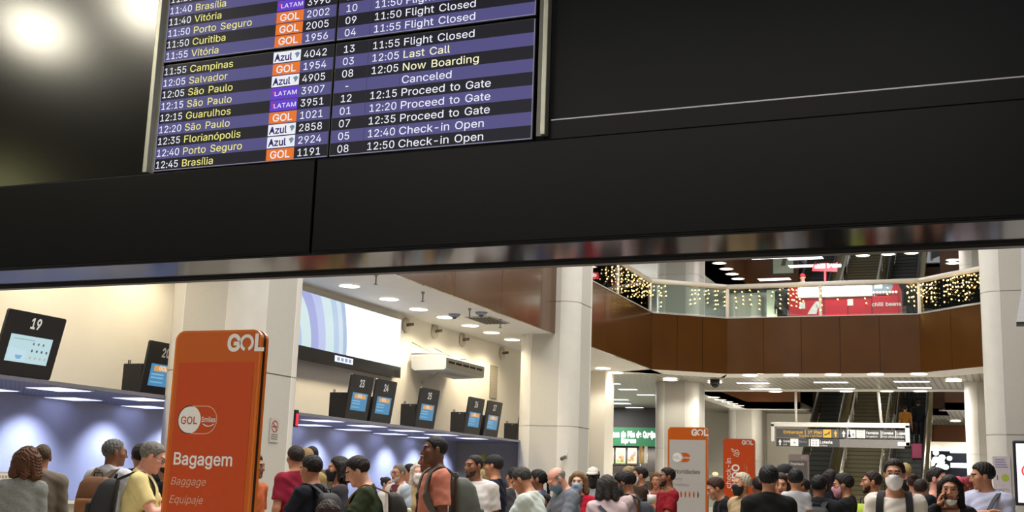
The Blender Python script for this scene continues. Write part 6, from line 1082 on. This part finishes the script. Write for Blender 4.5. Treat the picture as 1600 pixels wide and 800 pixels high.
person('person in a dark maroon T-shirt hidden behind the man in the salmon T-shirt', 676, 699, 11.2, 80, 'brown', 'short', '#15110f', ('tee', '#3a1a1c'), h=.008, L=((.0, .30, .98), (.5, -.4, -.9)))
I = person('tall man in a salmon T-shirt with a grey-green backpack, in profile', 682, 682, 10.4, 76, 'dark', 'buzz', '#120f0e', ('tee', '#c9806c'), h=.006, build=.98)
backpack(I, 'large grey-green backpack with pale piping on the man in salmon', '#565b54', (1.0, 1.25, 1.12), '#5a5d58', trim='#c9c8b4')
person('heavy man with receding dark hair in a white polo, looking aside', 742, 711, 12.4, 14, 'brown', 'buzz', '#1c1614', ('polo', '#cfc9c6'), h=.007, build=1.3, hyaw=-32, beard='#2a211d')
person('man in a black cap and navy T-shirt, in profile', 773, 712, 13.6, 108, 'tan', 'short', '#2a2522', ('tee', '#1b2030'), h=.007, cap='#17181c', build=1.15)
person('person with fair hair glimpsed behind the black cap', 757, 733, 17.5, 120, 'fair', 'short', '#a8966a', ('tee', '#8a8478'), h=F_)
I = person('man with thinning dark grey hair in a white T-shirt, bent over a phone', 808, 733, 11.4, 112, 'tan', 'short', '#35322e', ('tee', '#c6cfc9'), h=N_, pitch=26, lean=10, L=((-.06, .42, 1.16), (.7, -.5, -.8)), R=((-.06, .40, 1.14), (.7, -.5, -.8)), build=1.25)
phone(I, -1, 'blue-lit phone in the hand of the man in the white T-shirt')
person('person with black hair and a pale mask behind the bent man', 822, 748, 14.2, 70, 'tan', 'full', '#14110f', ('tee', '#8fa4b8'), h=F_, mask=('#e6e6e6', 'up'))
person('man with short dark hair glimpsed above the bent man', 803, 731, 15.0, 150, 'tan', 'short', '#1b1613', ('tee', '#4a4a4e'), h=F_)
person('woman with a black ponytail in a blue jacket before the second column', 841, 734, 13.3, 92, 'brown', 'ponytail', '#100e0e', ('jacket', '#3a4a78'), h=.007, fem=True)
person('child with a dark face between the blue jacket and the grey shirt', 851, 771, 12.9, 30, 'dark', 'short', '#120f0e', ('tee', '#6a4436'), h=F_, mini=1)
I = person('balding man in a grey shirt and blue mask, head bowed', 861, 734, 12.2, 68, 'pink', 'ring', '#8a8078', ('polo', '#6a6f78'), h=.0065, pitch=38, lean=6, L=((-.11, .30, 1.22), (.9, -.5, -.5)), R=((-.11, .30, 1.22), (.9, -.5, -.5)), mask=('#6a8494', 'up'), build=1.2)
wr = I['arms'][1][2]; d_ = nrm(I['arms'][1][1]-wr); t = local_thing(I, 'wristwatch', 'dark wristwatch on the man with the bowed head', 'watch', wr + d_*.03); b = MB(); b.cyl((0, 0, 0), .036*I['s'], .035, mat('#1a1a1c', .4), 18, d_); b.build('watch_strap', t); b = MB(); a_ = nrm(np.cross(d_, (0, 0, 1))); b.cyl(np.cross(a_, d_)*.036*I['s'], .02, .012, mat('#33363a', .25), 16, np.cross(a_, d_)); b.build('watch_case', t)
person('woman with short light brown hair, red blouse and blue mask', 904, 738, 13.6, 12, 'fair', 'bob', '#7a5f40', ('polo', '#b0142c'), h=.0065, fem=True, mask=('#9db8d0', 'up'), inner='#4a1420', build=1.1)
person('small woman with brown hair behind the red blouse', 917, 743, 17.2, 25, 'tan', 'long', '#5a3a24', ('tee', '#c9bda8'), h=F_, fem=True)
person('person with a black head covering and white cap in a grey hooded top', 927, 731, 15.8, 10, '#1b191a', 'full', '#111111', ('jacket', '#6a6258'), h=F_, mask=('#1a1a1c', 'up'), cap='#e2ddd4', inner='#9a9a9c')
I = person('woman with a dark grey bob in a pale pink T-shirt, back turned', 949, 744, 12.4, 176, 'tan', 'bob', '#2e2a28', ('tee', '#cdb9bc'), h=.0065, fem=True, build=1.2)
shoulder_strap(I, -1, 'dark blue strapped bag on the woman in pale pink', '#232a3c')
I = person('man with black hair in a pale T-shirt, head bowed, with a dark backpack', 969, 739, 13.3, 100, 'brown', 'full', '#120f0e', ('tee', '#c2aeb0'), h=.007, pitch=22, L='fwd', R='down', mask=('#2c4048', 'up'))
backpack(I, 'dark navy backpack on the man with bowed head in pale T-shirt', '#1e222c', (1.05, 1.1, 1.0), '#1a1c22')
person('person with black hair behind the man with the dark backpack', 981, 737, 14.7, 115, 'tan', 'full', '#131010', ('tee', '#6a4a2c'), h=F_)
person('woman with a fair bun before the bakery counter', 982, 729, 18.5, 140, 'fair', 'bun', '#a89468', ('tee', '#6a5a4a'), h=F_, fem=True)
person('man in a dark brown shirt and white mask, in profile before the bakery', 1001, 730, 16.6, 84, 'tan', 'short', '#1b1512', ('shirt', '#3a2a22'), h=.0075, mask=('#e4e2de', 'up'), L='fwd')
person('woman with long fair-brown hair in white and red, facing the camera', 1026, 739, 18.4, 12, 'tan', 'long', '#6a4c30', ('tee', '#d5c4be'), h=F_, fem=True, inner='#b0283a')
person('bearded man in red and black half hidden by the grey totem', 1043, 731, 15.2, 70, 'brown', 'short', '#15110f', ('tee', '#8a1a26'), h=.0075, beard='#1c1512', L='fwd', R='fwd')
I = person('woman with brown hair leaning over in a black shirt, right of the grey totem', 1113, 748, 14.0, 76, 'tan', 'full', '#3a2418', ('shirt', '#16161a'), h=.0075, fem=True, lean=16, pitch=16, L='fwd', R='down')
backpack(I, 'round green bag behind the leaning woman in black', '#3f7a4c', (.95, 1.0, .55), '#2a2a2c', dy=.07)
person('man with thick white hair, black mask and beige shirt', 1160, 740, 13.3, 52, 'tan', 'full', '#bdb4a0', ('shirt', '#b09a78'), h=.0065, mask=('#151517', 'up'))
person('dark figure behind the man in the black shirt, at the edge of the orange totem', 1186, 746, 15.0, 150, 'brown', 'full', '#121010', ('jacket', '#1b1a1a'), h=F_)
person('man with thick black hair in a black shirt, back turned, before the Premium totem', 1201, 728, 10.8, 184, 'tan', 'full', '#0f0d0d', ('shirt', '#17181a'), h=N_, build=1.08)
person('man in a dark cap and white shirt looking down behind the black shirt', 1223, 727, 14.0, 75, 'tan', 'short', '#15110f', ('shirt', '#c9c7c2'), h=F_, pitch=15, cap='#17171a')
I = person('woman with brown hair in a green top carrying the child in white', 1220, 741, 12.6, 12, 'tan', 'bob', '#2c1c16', ('tee', '#4a7a5a'), h=.007, fem=True, hyaw=10, L=((-.12, .25, 1.22), (.9, -.4, -.5)))
person('small child with black hair in a white top, carried against the green top', 1243, 745, 12.1, 178, 'tan', 'full', '#100e0e', ('tee', '#c4c6cc'), h=.007, tall=.98, base_z=P(1243, 745, d=12.1)[2]-.98, trou='#3a4660')
person('boy in a red T-shirt looking aside behind the child in white', 1254, 748, 16.3, 80, 'brown', 'short', '#15110f', ('tee', '#a83240'), h=F_)
I = person('man with black hair in a dark jacket, back turned, at the foot of the escalators', 1279, 743, 13.0, 188, 'brown', 'short', '#121010', ('jacket', '#1f2224'), h=.0075)
backpack(I, 'dark rucksack on the man in the dark jacket', '#1c1f20', (1., .9, .8), '#202324')
person('woman with long dark hair in navy at the foot of the escalators', 1297, 735, 15.2, 170, 'brown', 'long', '#1d1413', ('tee', '#1d2638'), h=F_, fem=True)
person('man with glasses and a pink mask in a black jacket', 1316, 741, 13.4, 94, 'tan', 'full', '#1c1614', ('jacket', '#1c201f'), h=.007, mask=('#d99aae', 'up'), glasses='#1a1a1a', pitch=8)
person('bearded man with dark scarf in red and black, in profile before the stairs', 1363, 737, 13.8, 82, 'tan', 'short', '#2a1c16', ('jacket', '#9c241f'), h=.007, beard='#2c1d16', inner='#17171a')
I = person('man in a white T-shirt, white mask and glasses walking toward the camera', 1397, 719, 10.4, 4, 'tan', 'full', '#17110e', ('tee', '#dcd5cc'), h=.006, mask=('#e9e6e6', 'up'), glasses='#7a7068', trou='#2a2d33')
backpack(I, 'black backpack with broad straps on the man in the white mask', '#17181a', (1., .9, .9), '#131416')
person('person with pale hair on the floor behind the white mask', 1414, 724, 19.5, 140, 'tan', 'short', '#b5a068', ('jacket', '#23221f'), h=F_)
person('woman in pink, back turned, at the foot of the right escalator', 1427, 741, 17.0, 178, 'tan', 'bun', '#33201a', ('tee', '#d08e84'), h=F_, fem=True)
person('woman in a teal top beside the one in pink', 1438, 750, 16.2, 190, 'tan', 'full', '#2a1c18', ('tee', '#6a9088'), h=F_, fem=True)
person('man in a black T-shirt turned toward the far shop, behind the woman on the phone', 1463, 731, 13.0, -70, 'pink', 'short', '#171413', ('tee', '#14171d'), h=.007, mask=('#e4e2e0', 'chin'), build=1.12)
I = person('woman with long dark hair in black, phone at her ear, mask under her chin', 1484, 744, 10.7, 3, 'tan', 'long', '#130e0d', ('jacket', '#121113'), h=.0055, fem=True, mask=('#dedad6', 'chin'), R='ear', inner='#b07a5e', neck='v')
phone(I, 1, 'phone held to the ear of the woman in black', '#8a2a24')
person('person in red with a pink cap behind the woman on the phone', 1497, 746, 17.8, 160, 'tan', 'short', '#8a3038', ('tee', '#b8283a'), h=F_, cap='#d0506a')
person('person in red beside the man in the pale blue shirt', 1506, 746, 18.6, 40, 'brown', 'short', '#b8485a', ('tee', '#a82030'), h=F_)
person('brown-haired person glimpsed before the man in the pale blue shirt', 1515, 744, 19.4, 175, 'brown', 'full', '#6a4128', ('tee', '#8a2a30'), h=F_)
I = person('man with dark hair in a pale blue shirt with rolled sleeves, head turned aside', 1533, 724, 12.2, 22, 'tan', 'full', '#17120f', ('shirt', '#b9bdd6', 'rolled'), h=.006, hyaw=-52, pitch=8, L='hang', R=((-.25, .24, 1.30), (1, .15, -.35)))
shoulder_strap(I, 1 if False else -1, 'dark grey shoulder bag on the man in the pale blue shirt', '#3c3b3e', cross=False)
# riders at the top of the dark escalator and upstairs
def rider(label, px, py, d, face, *a, **k):
    q = P(px, py, d=d); zf = (q[1]-ES_Y)*SL if q[1] > ES_Y else 0; return person(label, px, py, d, face, *a, tall=k.pop('tall', 1.7), base_z=q[2]-k.pop('tall2', 1.7), h=.011, **k)
for lb, px, z, sk, hc_, tp, dx in (('rider in a tan and black outfit on the escalator above the pink suitcase', 1416, 3.35, 'tan', '#1c1512', ('tee', '#a8742c'), -.25), ('rider in black beside the tan outfit on the escalator', 1432, 3.6, 'brown', '#121010', ('jacket', '#16171b'), .22), ('rider in a salmon top higher on the escalator, cut by the ceiling', 1418, 5.0, 'tan', '#1c1512', ('tee', '#a8685c'), -.2)):
    y_ = ES_Y + z/SL; x_ = XE[2] + dx; base = z + .02; t_ = V3([x_, y_, base+1.68]); v = CR @ (t_-CC); pxx, pyy = 800 + F_PX*v[0]/v[2], 400 - F_PX*v[1]/v[2]
    person(lb, pxx, pyy, math.hypot(x_, y_), 180, sk, 'short', hc_, tp, h=.012, base_z=base)
z = 2.9; y_ = ES_Y+z/SL-.2; t = thing('suitcase', 'pink suitcase standing on the escalator steps behind the riders', 'suitcase', (XE[2]+.22, y_, z-.02)); b = MB(); pk = mat('#c2476e', .4, var=.04); b.box((0, 0, .36), (.42, .24, .58), pk, bev=.05); b.build('shell', t)
b = MB(); [b.tube([(sx*.1, -.02, .62), (sx*.1, -.02, 1.0)], .012, STEEL, 6) for sx in (-1, 1)]; b.tube([(-.11, -.02, 1.0), (.11, -.02, 1.0)], .018, mat('#1c1c1e', .5), 8); b.build('pull_handle', t); b = MB(); [b.cyl((sx*.15, sy*.08, .035), .035, .03, mat('#1c1c1e', .5), 12, (1, 0, 0)) for sx in (-1, 1) for sy in (-1, 1)]; b.build('wheel', t)
person('attendant in a red cap behind the red kiosk', 1254, 428, 43.0, 10, 'fair', 'short', '#2a1c18', ('tee', '#b01a2c'), h=.012, base_z=ZF2, cap='#b01a2c')
person('person standing upstairs beside the red kiosk', 1222, 442, 41.5, 150, 'tan', 'short', '#1c1512', ('jacket', '#3a3836'), h=.012, base_z=ZF2)
person('person in black walking upstairs on the far side of the red kiosk', 1424, 436, 40.9, 160, 'tan', 'short', '#121010', ('jacket', '#141416'), h=.012, base_z=ZF2)
# small things among the queue
q = P(1018.5, 772, d=13.6); b = MB(); b.cyl((0, 0, .02), .16, .04, mat('#8a8884', .4, metal=.6), 24); b.cyl((0, 0, q[2]/2), .042, q[2]-.1, mat('#c9744a', .3), 18); b.cyl((0, 0, q[2]-.05), .05, .09, mat('#d9d5cf', .4), 18); tag(b.build('barrier_post', loc=(q[0], q[1], 0)), 'orange queue barrier post with a pale top, left of the grey totem', 'post')
q = P(1350, 787, d=13.2); t = thing('tote_bag', 'yellow-green tote bag held low beside the bearded man in red', 'bag', (q[0], q[1], q[2]-.3)); b = MB(); b.loft([[(x*k, y, z) for x, y in rrect(.15, .1, .03, 3)] for k, z in ((.9, 0), (1, .05), (1, .2), (.8, .3))], mat('#b6cf3c', .6)); b.build('bag_body', t); b = MB(); b.tube([(-.04, 0, .29), (-.03, 0, .36), (.03, 0, .36), (.04, 0, .29)], .008, mat('#2a2a2c', .6), 6); b.build('bag_handle', t)
q = P(747, 723, y=27.68); t = thing('wall_notice', 'yellow-green notice on the grey end wall behind the white polo', 'notice', (q[0], 27.69, q[2])); b = MB(); b.b2((-.2, -.02, -.35), (.2, 0, .2), mat('#b3b23a', .5)); b.build('board', t); b = MB(); b.b2((-.14, -.024, -.1), (.14, -.02, .1), mat('#d9d9b0', .5)); b.build('print', t)
q = P(462.5, 652, x=-10.9); t = thing('counter_indicator', 'small glowing red indicator on the canopy edge beside the first cream column', 'indicator', q); b = MB(); b.b2((-.02, -.045, -.16), (.02, .045, .12), mat('#1a1112', .4)); b.build('housing', t); b = MB(); b.b2((.02, -.035, -.14), (.026, .035, .06), mat('#101012', .4, emit=1.2, ecol='#e8283c', var=0)); b.build('lamp_face', t)
